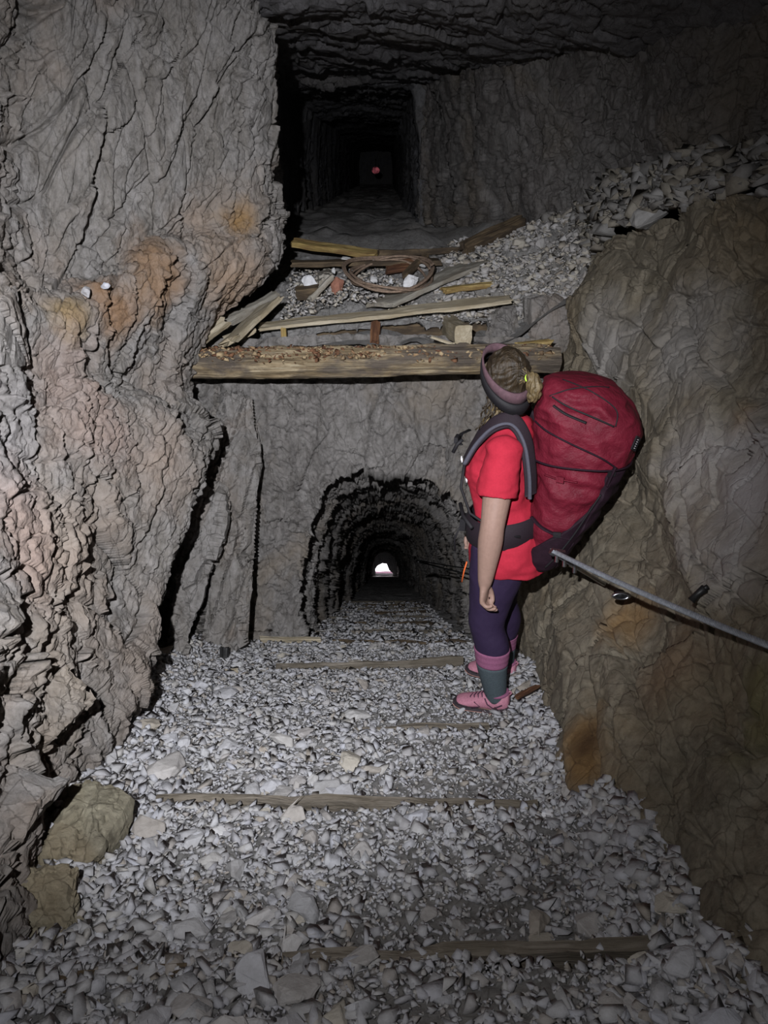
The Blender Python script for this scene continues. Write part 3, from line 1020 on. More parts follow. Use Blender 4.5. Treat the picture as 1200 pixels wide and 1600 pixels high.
NAMED = [
    # u, v, width px, height px, material, label
    (350, 1077, 50, 26, M_stone, 'pale flat stone at the left of the step below the tunnel mouth'),
    (556, 1100, 50, 28, M_stone, 'pale blocky stone mid-step, left of the pink shoes'),
    (514, 1212, 62, 42, M_stone, 'large pale wedge-shaped stone at the far side of the dark step board'),
    (408, 1218, 42, 24, M_stone_dim, 'brownish flat stone beyond the dark left half of the step board'),
    (258, 1185, 70, 62, M_stone_dim, 'large grey slab fallen at the foot of the left wall'),
    (318, 1248, 26, 12, M_white, 'white sliver of stone lying on the dark left end of the step board'),
    (277, 1258, 32, 22, M_white, 'white chip just in front of the left end of the step board'),
    (305, 1298, 46, 48, M_stone, 'blue-grey upright block among the stones left of centre'),
    (338, 1292, 40, 34, M_white, 'pale blue-white flake leaning on the blue-grey block'),
    (238, 1305, 52, 54, M_stone, 'broad greenish-grey stone beside the yellowish outcrop'),
    (362, 1260, 30, 26, M_stone_dim, 'ochre-spotted stone just in front of the step board'),
    (468, 1325, 26, 34, M_stone, 'oval grey stone standing on end left of the foot path'),
    (372, 1458, 74, 42, M_stone_dim, 'long dark grey rock lying near the bottom left of the steps'),
    (232, 1502, 38, 26, M_stone, 'flat pale stone right of the foot of the yellowish outcrop'),
    (300, 1562, 76, 62, M_stone, 'biggest flat stone at the bottom edge of the picture'),
    (445, 1528, 34, 36, M_stone, 'pale squared stone near the bottom, right of the biggest flat one'),
    (530, 1572, 60, 48, M_stone_dim, 'dull grey block at the bottom centre'),
    (737, 1345, 36, 28, M_white, 'pale blue-white stone alone on the trodden tread'),
    (761, 1368, 24, 14, M_white, 'small white pebble just below the pale blue-white stone'),
    (784, 1410, 20, 18, M_white, 'small light blue pebble above the lowest step board'),
    (722, 1412, 36, 58, M_stone_dim, 'long narrow grey stone pointing down the tread'),
    (855, 1430, 56, 68, M_stone_dim, 'large tan-grey slab above the right end of the lowest board'),
    (925, 1412, 56, 50, M_stone_dim, 'large dark grey block near the right wall'),
    (856, 1268, 24, 26, M_white, 'white angular stone at the right end of the upper step board'),
    (898, 1272, 24, 16, M_white, 'white chip beside the right wall, right of the board end'),
    (920, 1283, 30, 18, M_white, 'white flat stone closest to the right wall'),
    (905, 1300, 24, 20, M_white, 'white cube-like stone in front of the wall-side white flat one'),
    (840, 1340, 20, 18, M_stone, 'small blue-grey stone right of the trodden tread'),
    (960, 1552, 60, 48, M_stone_dim, 'dark rounded stone near the bottom right'),
    (1090, 1550, 40, 54, M_stone_dim, 'bluish stone leaning against the right wall at the bottom'),
    (1000, 1500, 50, 26, M_stone_dim, 'flat grey stone just in front of the right end of the lowest board'),
    (255, 1062, 22, 36, M_white, 'white upright stone in the corner below the leaning slabs'),
    (370, 1032, 26, 22, M_white, 'white stone right of the small dark niche'),
    (825, 1015, 40, 60, M_stone, 'tall pale stone leaning on the right wall behind the hiker'),
    (820, 1085, 54, 26, M_stone, 'flat grey stone behind the hiker\'s heel'),
    (385, 1110, 20, 10, M_red, 'small reddish flake among grey stones left of centre'),
    (360, 1416, 14, 18, M_red, 'small orange-red pebble low on the left'),
    (246, 1348, 12, 12, M_red, 'tiny reddish chip near the yellowish outcrop'),
]
for i, (u, v, w, h, m, lab) in enumerate(NAMED):
    p = on_floor(u, v + h * .25)
    d = p.y * math.cos(PITCH) - p.z * math.sin(PITCH)
    dep = math.atan2(-p.z, p.y)
    sx = w / F_PX * d / 2
    sy = h / F_PX * d / 2 / max(.5, math.sin(dep)) * .95
    sz = min(sx, sy) * .5
    o = stone_obj('stone', m, (p.x, p.y, p.z + sz * .55), (sx, sy, sz), 100 + i, (random.Random(i).uniform(-.15, .15) - .12, random.Random(i + 9).uniform(-.2, .2), random.Random(i + 3).uniform(-.3, .3)))
    tag(o, lab, 'stone')

rs = random.Random(77)
ZONES = [(.75, 1.17, 46, 'grey stone fragment lying in front of the lowest step board', 'stones in front of the lowest board'),
         (1.25, 1.85, 72, 'grey stone fragment lying between the lowest and the dark step board', 'stones on the tread above the lowest board'),
         (1.97, 2.5, 60, 'grey stone fragment lying beyond the dark step board, before the shoes', 'stones on the tread before the shoes'),
         (2.6, 3.5, 50, 'grey stone fragment lying level with or just behind the pink shoes', 'stones around the shoes'),
         (3.6, 4.5, 26, 'small grey stone lying on the steps at the tunnel mouth', 'stones at the tunnel mouth')]
protos = [stone_obj('stone', M_stone if j % 4 else M_stone_dim, (0, 0, -50), (1, rs.uniform(.6, .9), rs.uniform(.35, .55)), 500 + j) for j in range(14)]
cnt = 0
first = set()
for (y0, y1, n, lab, grp) in ZONES:
    for q in range(n):
        Y = rs.uniform(y0, y1)
        X = rs.uniform(float(left_lim(Y)) + .06, float(right_lim(Y)) - .04)
        if float(fines(np.array([X]), np.array([Y]))[0]) > .3 and rs.random() < .7:
            X = rs.uniform(float(left_lim(Y)) + .05, -.2)
        s = .026 + .042 * rs.random() ** 2.2
        j = cnt % len(protos)
        if j in first:
            o = protos[j].copy()
            COL.objects.link(o)
        else:
            o = protos[j]
            first.add(j)
        z = float(floor_z(np.array([X]), np.array([Y]))[0])
        o.location = (X, Y, z + s * .38)
        o.scale = (s, s, s)
        o.rotation_euler = (rs.uniform(-.4, .3), rs.uniform(-.35, .35), rs.uniform(0, 6.28))
        tag(o, lab, 'stone', grp)
        cnt += 1

# ------------------------------------------------------------------ outcrops beside the left wall
def boulder(name, mat, loc, size, seed, rot=(0, 0, 0), amp=.5, n=5):
    bm = bmesh.new()
    rnd = random.Random(seed)
    for i in range(22):
        v = Vector((rnd.uniform(-1, 1), rnd.uniform(-1, 1), rnd.uniform(-1, 1)))
        m_ = max(abs(v.x), abs(v.y), abs(v.z))
        v = v / m_ * rnd.uniform(.8, 1.0)
        bm.verts.new((v.x * size[0], v.y * size[1], v.z * size[2]))
    rr = bmesh.ops.convex_hull(bm, input=bm.verts)
    bmesh.ops.delete(bm, geom=[g for g in rr['geom_interior'] if isinstance(g, bmesh.types.BMVert)], context='VERTS')
    bmesh.ops.triangulate(bm, faces=bm.faces)
    for _ in range(n):
        es = [e for e in bm.edges if e.calc_length() > .016]
        if not es:
            break
        bmesh.ops.subdivide_edges(bm, edges=es, cuts=1)
        bmesh.ops.triangulate(bm, faces=bm.faces)
    bmesh.ops.recalc_face_normals(bm, faces=bm.faces)
    bm.normal_update()
    A = np.array([tuple(v.co) for v in bm.verts]); Nn = np.array([tuple(v.normal) for v in bm.verts])
    d = rock_disp(A + np.array(loc), seed, amp=amp)
    A = A + Nn * d[:, None]
    for v, q in zip(bm.verts, A):
        v.co = q
    me = bpy.data.meshes.new(name); bm.to_mesh(me); bm.free()
    o = link(name, me, mat)
    o.location = loc
    o.rotation_euler = rot
    return o


def ctr(u, v, Y, dz=0):
    p = P(u, v, Y)
    return (p[0], p[1], p[2] + dz)


b1 = boulder('rock_outcrop', M_outcrop, ctr(130, 1370, 1.66), (.115, .17, .23), 21, (R(-8), R(14), R(-8)))
tag(b1, 'angular yellowish boulder with a pointed right edge at the foot of the left wall', 'boulder')
b2 = boulder('rock_outcrop', M_outcrop, ctr(55, 1470, 1.33), (.13, .15, .15), 22, (0, R(5), R(20)))
tag(b2, 'yellowish block at the bottom left, below the pointed boulder', 'boulder')
b3 = boulder('rock_outcrop', M_left, ctr(15, 1270, 1.50), (.10, .13, .17), 23, (R(-4), R(38), R(-10)))
tag(b3, 'slanting grey slab jutting from the lower left wall beside the yellowish boulder', 'boulder')
b5 = boulder('rock_outcrop', M_left, ctr(60, 1120, 1.95), (.10, .16, .17), 27, (R(-4), R(42), R(-14)), .6)
tag(b5, 'grey slab on the left wall with a dark gash under its lower edge', 'boulder')
b4 = boulder('rock_outcrop', M_left, ctr(-8, 525, 2.6), (.07, .14, .14), 24, (0, 0, 0))
tag(b4, 'dark rounded rock at the left edge of the picture, level with the log', 'boulder')


def slab(name, mat, outline, Y0, Y1, th, seed, lab):
    """thin leaning plate of rock; outline given as view points from base to top, depth Y0 at the base to Y1 at the top"""
    vs = [v for _, v in outline]
    lo, hi = min(vs), max(vs)
    pts = [Vector(P(u, v, Y1 + (Y0 - Y1) * (v - lo) / (hi - lo))) for u, v in outline]
    bm = bmesh.new()
    fr = [bm.verts.new(p) for p in pts]
    bk_ = [bm.verts.new(p + Vector((-.10, th, .0))) for p in pts]
    n = len(pts)
    bm.faces.new(fr); bm.faces.new(bk_[::-1])
    for i in range(n):
        bm.faces.new((fr[i], bk_[i], bk_[(i + 1) % n], fr[(i + 1) % n]))
    bmesh.ops.triangulate(bm, faces=bm.faces)
    for _ in range(8):
        es = [e for e in bm.edges if e.calc_length() > .014]
        if not es: break
        bmesh.ops.subdivide_edges(bm, edges=es, cuts=1)
        bmesh.ops.triangulate(bm, faces=bm.faces)
    bmesh.ops.recalc_face_normals(bm, faces=bm.faces)
    bm.normal_update()
    A = np.array([tuple(v.co) for v in bm.verts]); Nn = np.array([tuple(v.normal) for v in bm.verts])
    A = A + Nn * (rock_disp(A, seed, dip=(.4, .1), amp=.8)[:, None])
    for v, q in zip(bm.verts, A):
        v.co = q
    me = bpy.data.meshes.new(name); bm.to_mesh(me); bm.free()
    o = link(name, me, mat)
    tag(o, lab, 'rock slab')
    return o


slab('rock_slab', M_left, [(238, 1062), (262, 1000), (285, 900), (305, 800), (318, 770), (342, 780), (343, 800), (325, 880), (300, 960), (285, 1062)], 3.55, 4.0, .25, 61,
     'narrow leaning rock slab between the two black clefts in the left wall')
slab('rock_slab', M_left, [(320, 770), (322, 740), (345, 640), (350, 610), (395, 620), (402, 700), (402, 800), (395, 900), (388, 1010), (300, 1060), (318, 960), (330, 860), (346, 790)], 3.85, 4.30, .22, 65,
     'tall broken rock panel right of the clefts, left of the tunnel face')

# ------------------------------------------------------------------ step boards
def step_board(u0, v0, u1, v1, w, h, mat, lab, seed, dz=0.0):
    p0, p1 = on_floor(u0, v0), on_floor(u1, v1)
    z0, z1 = float(line_z(p0.y)), float(line_z(p1.y))
    p0.z, p1.z = z0 - h / 2 + dz, z1 - h / 2 + dz
    o = beam('step_board', mat, p0, p1, w, h, R(2), seed, .009)
    tag(o, lab, 'step board', 'boards edging the gravel steps')
    return o


step_board(440, 1502, 1015, 1472, .035, .10, M_step, 'lowest worn board nearest the camera, edging the step', 1, .004)
step_board(60, 1535, 290, 1515, .045, .08, M_darkw, 'short dark end of a board among stones at the bottom left', 11)
step_board(245, 1246, 840, 1256, .028, .10, M_step, 'long board with a dark left end across the middle of the steps', 2, .008)
step_board(555, 1141, 765, 1132, .04, .09, M_step, 'dusty board just in front of the pink shoes', 3, .004)
step_board(280, 1054, 372, 1050, .04, .08, M_pale, 'short pale board beside the small niche at the left', 4, .012)
step_board(430, 1042, 722, 1030, .03, .09, M_step, 'board half buried in gravel, left of the hiker\'s far shoe', 5, .008)
step_board(405, 1001, 500, 999, .045, .08, M_pale, 'short pale board under the left side of the tunnel mouth', 6, .014)
step_board(520, 1003, 735, 1004, .03, .08, M_darkw, 'dark board across the tunnel mouth', 7, .008)
for i, yb in enumerate(EDGES[8:15]):
    zb = float(line_z(yb)) - .042
    o = beam('step_board', M_darkw if i % 2 else M_step, (-.52, yb, zb), (.45, yb + .03, zb), .05, .09, 0, 20 + i, .008)
    tag(o, ['first', 'second', 'third', 'fourth', 'fifth', 'sixth', 'seventh'][i] + ' board down inside the dark lower tunnel', 'step board', 'boards edging the gravel steps')

# ------------------------------------------------------------------ timber floor of the upper gallery
def log(name, p0, p1, r, seed, mat):
    p0, p1 = Vector(p0), Vector(p1)
    L = (p1 - p0).length
    n, m = 110, 40
    V = []
    for i in range(n):
        t = i / (n - 1)
        for j in range(m):
            a = 2 * math.pi * j / m
            V.append((-L / 2 + L * t, math.cos(a) * r, math.sin(a) * r))
    V = np.array(V)
    rad = np.stack([V[:, 0] * 0, V[:, 1], V[:, 2]], 1) / r
    up = np.clip(rad[:, 2], 0, 1)
    d = .012 * fbm(V * np.array([1.5, 9, 9]) + seed, 3, seed) + .006 * fbm(V * np.array([5, 45, 45]), 3, seed + 5)
    f1, f2, rid, off, rv = voro(V * np.array([7, 26, 26]), seed)
    d = d + up * (.026 * (rid - .8)) + (1 - up) * .004 * (rid - .5)
    V = V + rad * d[:, None]
    V[:, 2] += .012 * np.sin(V[:, 0] * 2.2)
    Fc = []
    for i in range(n - 1):
        for j in range(m):
            a = i * m + j; b_ = i * m + (j + 1) % m
            Fc.append((a, a + m, b_ + m, b_))
    Fc.append(tuple(range(m))); Fc.append(tuple((n - 1) * m + j for j in range(m))[::-1])
    o = link(name, mesh_from(name, V, Fc), mat)
    d_ = p1 - p0
    xa = d_.normalized(); ya = Vector((0, 0, 1)).cross(xa).normalized(); za = xa.cross(ya)
    o.matrix_world = Matrix.Translation((p0 + p1) / 2) @ Matrix((xa, ya, za)).transposed().to_4x4()
    return o


YL = 4.08
lg = log('log_beam', P(268, 566, YL), P(872, 562, YL), .082, 3, M_log)
tag(lg, 'thick rotten log spanning the gallery above the lower tunnel mouth', 'log')
# rotted top skin of the log, crumbled wood
rr = np.random.RandomState(5)
n = 2200
tt = rr.rand(n)
pl0, pl1 = np.array(P(280, 553, YL)), np.array(P(862, 549, YL))
pr = pl0 + (pl1 - pl0) * tt[:, None]
oy = rr.normal(-.01, .035, n); pr[:, 1] += oy; pr[:, 2] += .024 - np.abs(oy) * .35 + rr.normal(0, .006, n)
M_rotc = stone_mat('rotten_wood_flakes', [(.08, .035, .02), (.20, .10, .055), (.14, .065, .035), (.33, .22, .12), (.10, .06, .035), (.42, .32, .19)])
cr_ = stone_field('rotten_wood_crumbs', pr, .005 + .016 * rr.rand(n) ** 2, M_rotc, 'crumbled red-brown rotten wood along the top of the log', 'wood crumbs')

db = beam('cross_timber', M_darkw, P(412, 524, 4.75), P(800, 508, 4.75), .10, .12, 0, 31, .006)
tag(db, 'dark squared timber lying behind the log, under the plank floor', 'timber')
T = [
    # name, mat, p0, p1, w, t, roll, jag, label, cat
    ('floor_plank', M_pale, P(404, 512, 4.55), P(800, 468, 4.62), .13, .022, R(6), .02, 'long pale plank edge holding back the rubble above the log', 'plank'),
    ('wooden_block', M_pale, P(692, 500, 4.95), P(724, 525, 4.22), .095, .10, 0, .0, 'short pale squared beam end resting on the log near the hiker', 'beam'),
    ('broken_board', M_pale, P(300, 541, 4.05), P(352, 497, 4.25), .08, .04, R(25), .06, 'small splintered grey board leaning at the left end of the log', 'board'),
    ('broken_board', M_pale, P(352, 540, 4.12), P(428, 468, 4.6), .17, .03, R(-25), .10, 'broad pale broken board leaning behind the left end of the log', 'board'),
    ('round_pole', M_greyw, P(345, 508, 4.42), P(432, 462, 4.9), .06, .06, 0, .03, 'grey pole slanting up along the rock at the left', 'pole'),
    ('broken_board', M_pale, P(350, 535, 4.32), P(400, 512, 4.36), .06, .04, R(10), .04, 'stub of yellowish wood behind the left end of the log', 'board'),
    ('wide_plank', M_greyw, P(590, 478, 4.62), P(752, 408, 5.35), .22, .03, R(-6), .03, 'wide grey plank lying slanted over the rubble behind the coil', 'plank'),
    ('split_wood', M_yelw, P(688, 455, 4.85), P(775, 444, 4.95), .06, .035, 0, .05, 'yellow split piece of wood on the rubble right of the wide plank', 'wood piece'),
    ('floor_plank', M_yelw, P(455, 378, 5.75), P(592, 398, 5.6), .10, .035, R(15), .03, 'dark yellowish plank at the back left of the broken floor', 'plank'),
    ('floor_plank', M_darkw, P(588, 397, 5.6), P(735, 390, 5.7), .12, .045, R(-10), .02, 'dark brown plank at the back right of the broken floor', 'plank'),
    ('floor_plank', M_darkw, P(455, 412, 5.3), P(690, 408, 5.3), .20, .03, 0, .02, 'dim plank lying flat behind the wire coil', 'plank'),
    ('leaning_beam', M_darkw, P(720, 392, 5.5), P(820, 343, 5.75), .10, .06, R(20), .05, 'black beam leaning against the right wall at the gallery mouth', 'beam'),
    ('splinter', M_pale, P(672, 527, 4.2), P(712, 539, 4.14), .018, .012, 0, .02, 'thin pale splinter on the log beside the squared beam end', 'splinter'),
    ('wooden_peg', M_rot, P(588, 500, 4.6), P(585, 540, 4.5), .05, .04, 0, .04, 'rotten reddish upright stub between plank and log', 'post'),
    ('wooden_peg', M_yelw, P(441, 508, 4.5), P(443, 538, 4.5), .022, .03, 0, .01, 'small yellowish upright peg at the left behind the log', 'post'),
    ('splintered_end', M_yelw, P(800, 546, 4.2), P(866, 536, 4.22), .04, .05, R(15), .05, 'splintered brown wood on the right end of the log', 'wood piece'),
    ('wooden_block', M_darkw, P(462, 460, 4.85), P(500, 455, 4.85), .08, .07, R(10), .01, 'short dark block of wood left of the small round log piece', 'wood piece'),
    ('broken_board', M_greyw, P(482, 470, 4.78), P(522, 430, 4.9), .06, .03, R(-20), .03, 'little grey board propped against the round log piece', 'board'),
    ('broken_board', M_rot, P(600, 420, 5.2), P(655, 412, 5.2), .10, .03, R(30), .03, 'reddish broken board right behind the wire coil', 'board'),
    ('niche_dark_block', M_black, P(350, 1046, 3.72), P(352, 1010, 3.78), .05, .05, 0, .01, 'added black block standing for the small dark niche at the foot of the rock panel on the left', 'post'),  # added black block, its colour stands in for the dark of a niche
    ('brown_stick', M_rot, P(805, 1090, 2.75), P(842, 1070, 2.85), .022, .014, 0, .02, 'flat brown stick behind the heels of the hiker', 'stick'),
    ('thin_stick', M_darkw, P(630, 432, 5.0), P(668, 398, 5.3), .04, .04, 0, .02, 'black stick crossing the wire coil at its right side', 'stick'),
]
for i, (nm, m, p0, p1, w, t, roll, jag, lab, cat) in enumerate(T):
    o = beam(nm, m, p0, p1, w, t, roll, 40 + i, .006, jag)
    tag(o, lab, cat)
# small round log piece
rp = log('log_piece', P(510, 444, 5.0), P(508, 434, 5.35), .055, 9, M_greyw)
tag(rp, 'small sawn round log piece showing its end among the debris', 'log')

# coil of wire
wc = empty('wire_coil', tuple(Vector(P(606, 440, 5.0)) + Vector((0, 0, .02))))
wc.rotation_euler = (R(17), 0, 0)
tag(wc, 'coil of old rusty wire lying on the debris of the broken floor', 'wire coil')
for i in range(5):
    rnd = random.Random(i)
    ra, rb = .235 + .012 * i, .195 + .010 * i
    pts = []
    ph = rnd.uniform(0, 6)
    for j in range(49):
        a = 2 * math.pi * j / 48
        pts.append((ra * math.cos(a) + rnd.uniform(-.002, .002) + .02 * math.cos(ph), rb * 1.4 * math.sin(a) + .02 * math.sin(ph), .012 * i * .6 + .025 * math.sin(a * 2 + ph) + .02 - .03 * math.sin(a)))
    tube_obj('wire_loop', pts, .008, M_rust, wc, 8)

# rubble on the deck: fine stuff, and separate larger pieces
n = 2600
U = rr.rand(n); Vv = rr.rand(n)
px = -.62 + 1.5 * U; py = 4.62 + 1.0 * Vv
pz = -.86 + .25 * Vv + .14 * np.exp(-((U - .3) / .25) ** 2) * (1 - Vv) + .03 * rr.rand(n) + .2 * np.clip(U - .7, 0, 1)
ds = stone_field('deck_rubble', np.stack([px, py, pz], 1), .006 + .018 * rr.rand(n) ** 2, M_stone_dim, 'fine pale rubble and dust lying on the broken plank floor', 'rubble')

# body of the rubble heap
HS = [
    [(-.75, 4.60, -.92), (-.3, 4.60, -.86), (.1, 4.62, -.86), (.55, 4.62, -.84), P(835, 545, 4.55), (1.25, 4.5, -.95)],
    [(-.72, 4.72, -.84), (-.3, 4.75, -.74), (.1, 4.78, -.77), P(730, 480, 4.8), P(850, 470, 4.75), P(920, 440, 4.6)],
    [(-.72, 5.0, -.76), (-.3, 5.0, -.70), (.1, 5.05, -.70), P(745, 430, 5.1), P(850, 410, 5.1), P(950, 350, 4.9)],
    [(-.8, 5.5, -.66), (-.3, 5.5, -.64), (.1, 5.5, -.62), P(770, 385, 5.5), P(865, 350, 5.5), P(960, 290, 5.2)],
    [(-.9, 6.2, -.62), (-.3, 6.2, -.60), (.1, 6.2, -.58), P(790, 362, 5.9), P(880, 335, 5.8), P(960, 280, 5.4)],
]
o, HG = rock_sheet('wall_heap', HS, 200, 320, M_floor, 88, 1, None, dip=(0, 0), amp=.7, stretch=(2.5, 2.5, 2.5))
o.name = 'rubble_bank'
del o['kind']
tag(o, 'dusty bank of rubble sloping from the right wall onto the broken plank floor', 'rubble bank', kind='stuff')
# stones on the bank and on the right ledge
def grid_scatter(G, n, r0, r1, c0, c1, seed):
    rs_ = np.random.RandomState(seed)
    i = (r0 + (r1 - r0) * rs_.rand(n)) * (G.shape[0] - 1)
    j = (c0 + (c1 - c0) * rs_.rand(n)) * (G.shape[1] - 1)
    return G[i.astype(int), j.astype(int)], rs_


q1, rs_ = grid_scatter(HG, 4600, .15, 1, .5, 1, 3)
stone_field('bank_stones', q1 + np.array([0, 0, .01]), .008 + .030 * rs_.rand(len(q1)) ** 3.0, M_stone_dim, 'loose grey stones on the rubble bank beside the broken floor', 'rubble')
q2, rs_ = grid_scatter(UPG, 1900, .0, .27, .22, .86, 5)
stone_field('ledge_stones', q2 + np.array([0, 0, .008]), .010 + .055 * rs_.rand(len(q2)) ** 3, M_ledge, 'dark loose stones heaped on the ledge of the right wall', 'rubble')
BIG = [(1015, 338, 3.95, .11, .07, 'large pale block on the ledge of the right wall'),
       (1105, 310, 3.65, .10, .045, 'long pale block on the ledge near the right edge of the picture'),
       (962, 322, 4.4, .05, .035, 'mid-size grey block on the ledge, left of the large pale block'),
       (1045, 262, 4.3, .08, .08, 'dark upright stone at the back of the ledge'),
       (810, 377, 5.4, .065, .04, 'square stone at the top of the rubble bank by the black beam'),
       (845, 380, 5.35, .05, .035, 'flat stone right of the square stone at the top of the bank'),
       (912, 437, 4.6, .035, .07, 'pale upright stone where the bank meets the right wall'),
       (860, 430, 5.0, .09, .04, 'reddish-grey flat stone across the rubble bank')]
for i, (u, v, Y, a_, b_, lab) in enumerate(BIG):
    o = stone_obj('rubble_block', M_ledge if i < 4 else M_stone_dim, P(u, v, Y), (a_, a_ * .8, b_), 900 + i, (.1, -.25, .2 * i))
    tag(o, lab, 'stone')
for (u, v, Y, sz_, rt, m_, sd, lab) in ((790, 515, 4.66, (.17, .14, .13), (0, R(-28), R(12)), M_face, 71, 'big pale layered rock at the right end of the plank, above the hiker'),
                                   (850, 505, 4.60, (.12, .14, .17), (0, R(-12), R(-8)), M_left, 72, 'big tan rock wedged between the plank end and the right wall')):
    o = boulder('boulder', m_, P(u, v, Y), sz_, sd, rt, .6)
    tag(o, lab, 'boulder')
WS = [(543, 406, 5.4, .045, .02, 'white chip at the back of the wire coil, leftmost'), (583, 410, 5.35, .03, .018, 'white squarish chip behind the wire coil'),
      (640, 442, 4.95, .055, .045, 'white pyramid-shaped rock inside the wire coil'), (583, 437, 5.0, .04, .02, 'cluster-like white stone in the middle of the wire coil'),
      (611, 439, 5.0, .028, .018, 'small white stone left of the white pyramid-shaped rock'), (521, 424, 5.1, .022, .02, 'small white stone beside the round log piece'),
      (560, 441, 4.95, .02, .012, 'tiny white stone at the left inside the wire coil'), (660, 415, 5.2, .03, .014, 'white flake behind the right side of the wire coil'),
      (135, 456, 3.15, .028, .022, 'white stone on the left wall shelf'), (165, 447, 3.25, .022, .014, 'smaller white stone on the left wall shelf, right of the other'),
      (483, 441, 4.95, .05, .04, 'grey stone by the dark wooden block on the deck')]
for i, (u, v, Y, a_, b_, lab) in enumerate(WS):
    o = stone_obj('white_stone', M_stone if 'shelf' in lab else M_white, P(u, v, Y - .05), (a_ * 1.15, a_ * .8, b_ * 1.25), 950 + i, (.1, .1, .3 * i))
    tag(o, lab, 'stone')
o = stone_obj('rust_lump', M_red, P(528, 446, 4.9), (.05, .04, .06), 977, (0, .2, .4))
tag(o, 'reddish-brown triangular stone right of the round log piece', 'stone')

# ------------------------------------------------------------------ steel cable and anchors
def helix(p0, p1, r, sr, pitch, nst, mat, parent, sag=0.0, step=.006):
    p0, p1 = Vector(p0), Vector(p1)
    d = p1 - p0
    L = d.length
    t = d.normalized()
    a = t.cross(Vector((0, 0, 1))).normalized()
    b_ = t.cross(a)
    n = int(L / step)
    for s in range(nst):
        pts = []
        for i in range(n + 1):
            x = i / n
            ph = 2 * math.pi * (L * x / pitch + s / nst)
            pts.append(p0 + d * x + Vector((0, 0, -sag * 4 * x * (1 - x))) + a * math.cos(ph) * r + b_ * math.sin(ph) * r)
        tube_obj('strand', pts, sr, mat, parent, 6, caps=False)


c0_ = Vector(P(862, 860, 2.62)); c1_ = Vector(P(1215, 1014, 1.55))
cb = empty('steel_cable', tuple(c0_))
tag(cb, 'twisted steel cable running along the right wall toward the camera', 'cable')
helix(Vector((0, 0, 0)), (c1_ - c0_), .0062, .0036, .060, 6, M_cable, cb, .01)
tube_obj('core', [(0, 0, 0), tuple((c1_ - c0_) * .5 + Vector((0, 0, -.01))), tuple(c1_ - c0_)], .005, M_cable, cb, 8)
an = empty('cable_anchor', P(862, 862, 2.6))
tag(an, 'shiny steel anchor stake holding the cable behind the red backpack', 'anchor')
q0 = Vector(P(862, 863, 2.60)); q1_ = Vector(P(926, 902, 2.62))
bse = Vector(an.location)
tube_obj('rod', [tuple(q0 - bse), tuple(q1_ + (q1_ - q0) * .3 - bse)], .0075, M_steel, an, 14)
tube_obj('rod_head', [tuple(q0 - bse + Vector((-.004, 0, .006))), tuple(q0 - bse + Vector((.012, 0, -.006)))], .013, M_steel, an, 6, smooth=False)
for i, tq in enumerate((.12, .3, .55)):
    c_ = q0.lerp(q1_, tq) - bse
    nut = tube_obj('cable_clamp', [tuple(c_ + Vector((.0, -.012, -.022))), tuple(c_ + Vector((0, -.006, .018)))], .008, M_steel, an, 6, smooth=False)
pl_ = [(q0 - bse) + Vector((.005, .0, .012)), (q0 - bse) + Vector((.05, .0, .004))]
tube_obj('clamp_plate', [tuple(x) for x in pl_], .012, M_steel, an, 4, smooth=False, squash=.4)

fc0, fc1 = Vector(P(655, 878, 5.2)), Vector(P(815, 914, 3.7))
fc = empty('steel_cable', tuple(fc0))
tag(fc, 'dark thin cable running from the lower tunnel wall behind the hiker', 'cable')
tube_obj('strand', [(0, 0, 0), tuple((fc1 - fc0) * .5 + Vector((0, 0, -.01))), tuple(fc1 - fc0)], .006, M_black, fc, 8)
fd0, fd1 = Vector(P(652, 876, 5.2)), Vector(P(815, 902, 3.7))
tube_obj('strand', [tuple(fd0 - fc0), tuple(fd1 - fc0)], .0045, M_black, fc, 8)
tube_obj('tunnel_bolt', [tuple(Vector(P(652, 877, 5.2)) - fc0), tuple(Vector(P(668, 880, 5.25)) - fc0)], .014, M_black, fc, 8)


def torus(R0, r0, n=28, m=12, sx=1.0, sz=1.0):
    V, Fc = [], []
    for i in range(n):
        a = 2 * math.pi * i / n
        for j in range(m):
            b__ = 2 * math.pi * j / m
            rr_ = R0 + r0 * math.cos(b__)
            V.append((rr_ * math.cos(a) * sx, r0 * math.sin(b__), rr_ * math.sin(a) * sz))
    for i in range(n):
        for j in range(m):
            Fc.append((i * m + j, ((i + 1) % n) * m + j, ((i + 1) % n) * m + (j + 1) % m, i * m + (j + 1) % m))
    return V, Fc


ey = empty('steel_socket', P(971, 931, 2.40))
tag(ey, 'short oval steel socket set in the rock below the cable', 'anchor')
V_, F_ = torus(.024, .007, sx=1.15, sz=.5)
link('rim', mesh_from('rim', V_, F_), M_steel, ey, True)
tube_obj('bore', [(0, .0, 0), (0, .03, 0)], .02, M_black, ey, 16, squash=.55)
pb = empty('black_bolt', P(1091, 929, 2.02))
tag(pb, 'small black bolt standing out of the rock above the cable', 'bolt')
tube_obj('shaft', [(-.018, 0, -.022), (0, .005, 0), (.016, .0, .022)], [.012, .010, .013], M_black, pb, 10)
tube_obj('tip', [(.012, 0, .018), (.022, -.004, .030)], .008, M_black, pb, 8)

# ------------------------------------------------------------------ hiker
A_YAW = R(16)
ROOT = Vector((.515, 3.0, -2.305))
Fv = Vector((-math.cos(A_YAW), math.sin(A_YAW), 0))
Lv = Vector((-math.sin(A_YAW), -math.cos(A_YAW), 0))


def B(f, l, z):
    """body frame: f forward, l to her left (toward the camera), z up from the soles"""
    return Fv * f + Lv * l + Vector((0, 0, z))


hk = empty('person', tuple(ROOT))
tag(hk, 'hiker in red t-shirt, purple leggings and pink shoes, looking away into the tunnels', 'person')


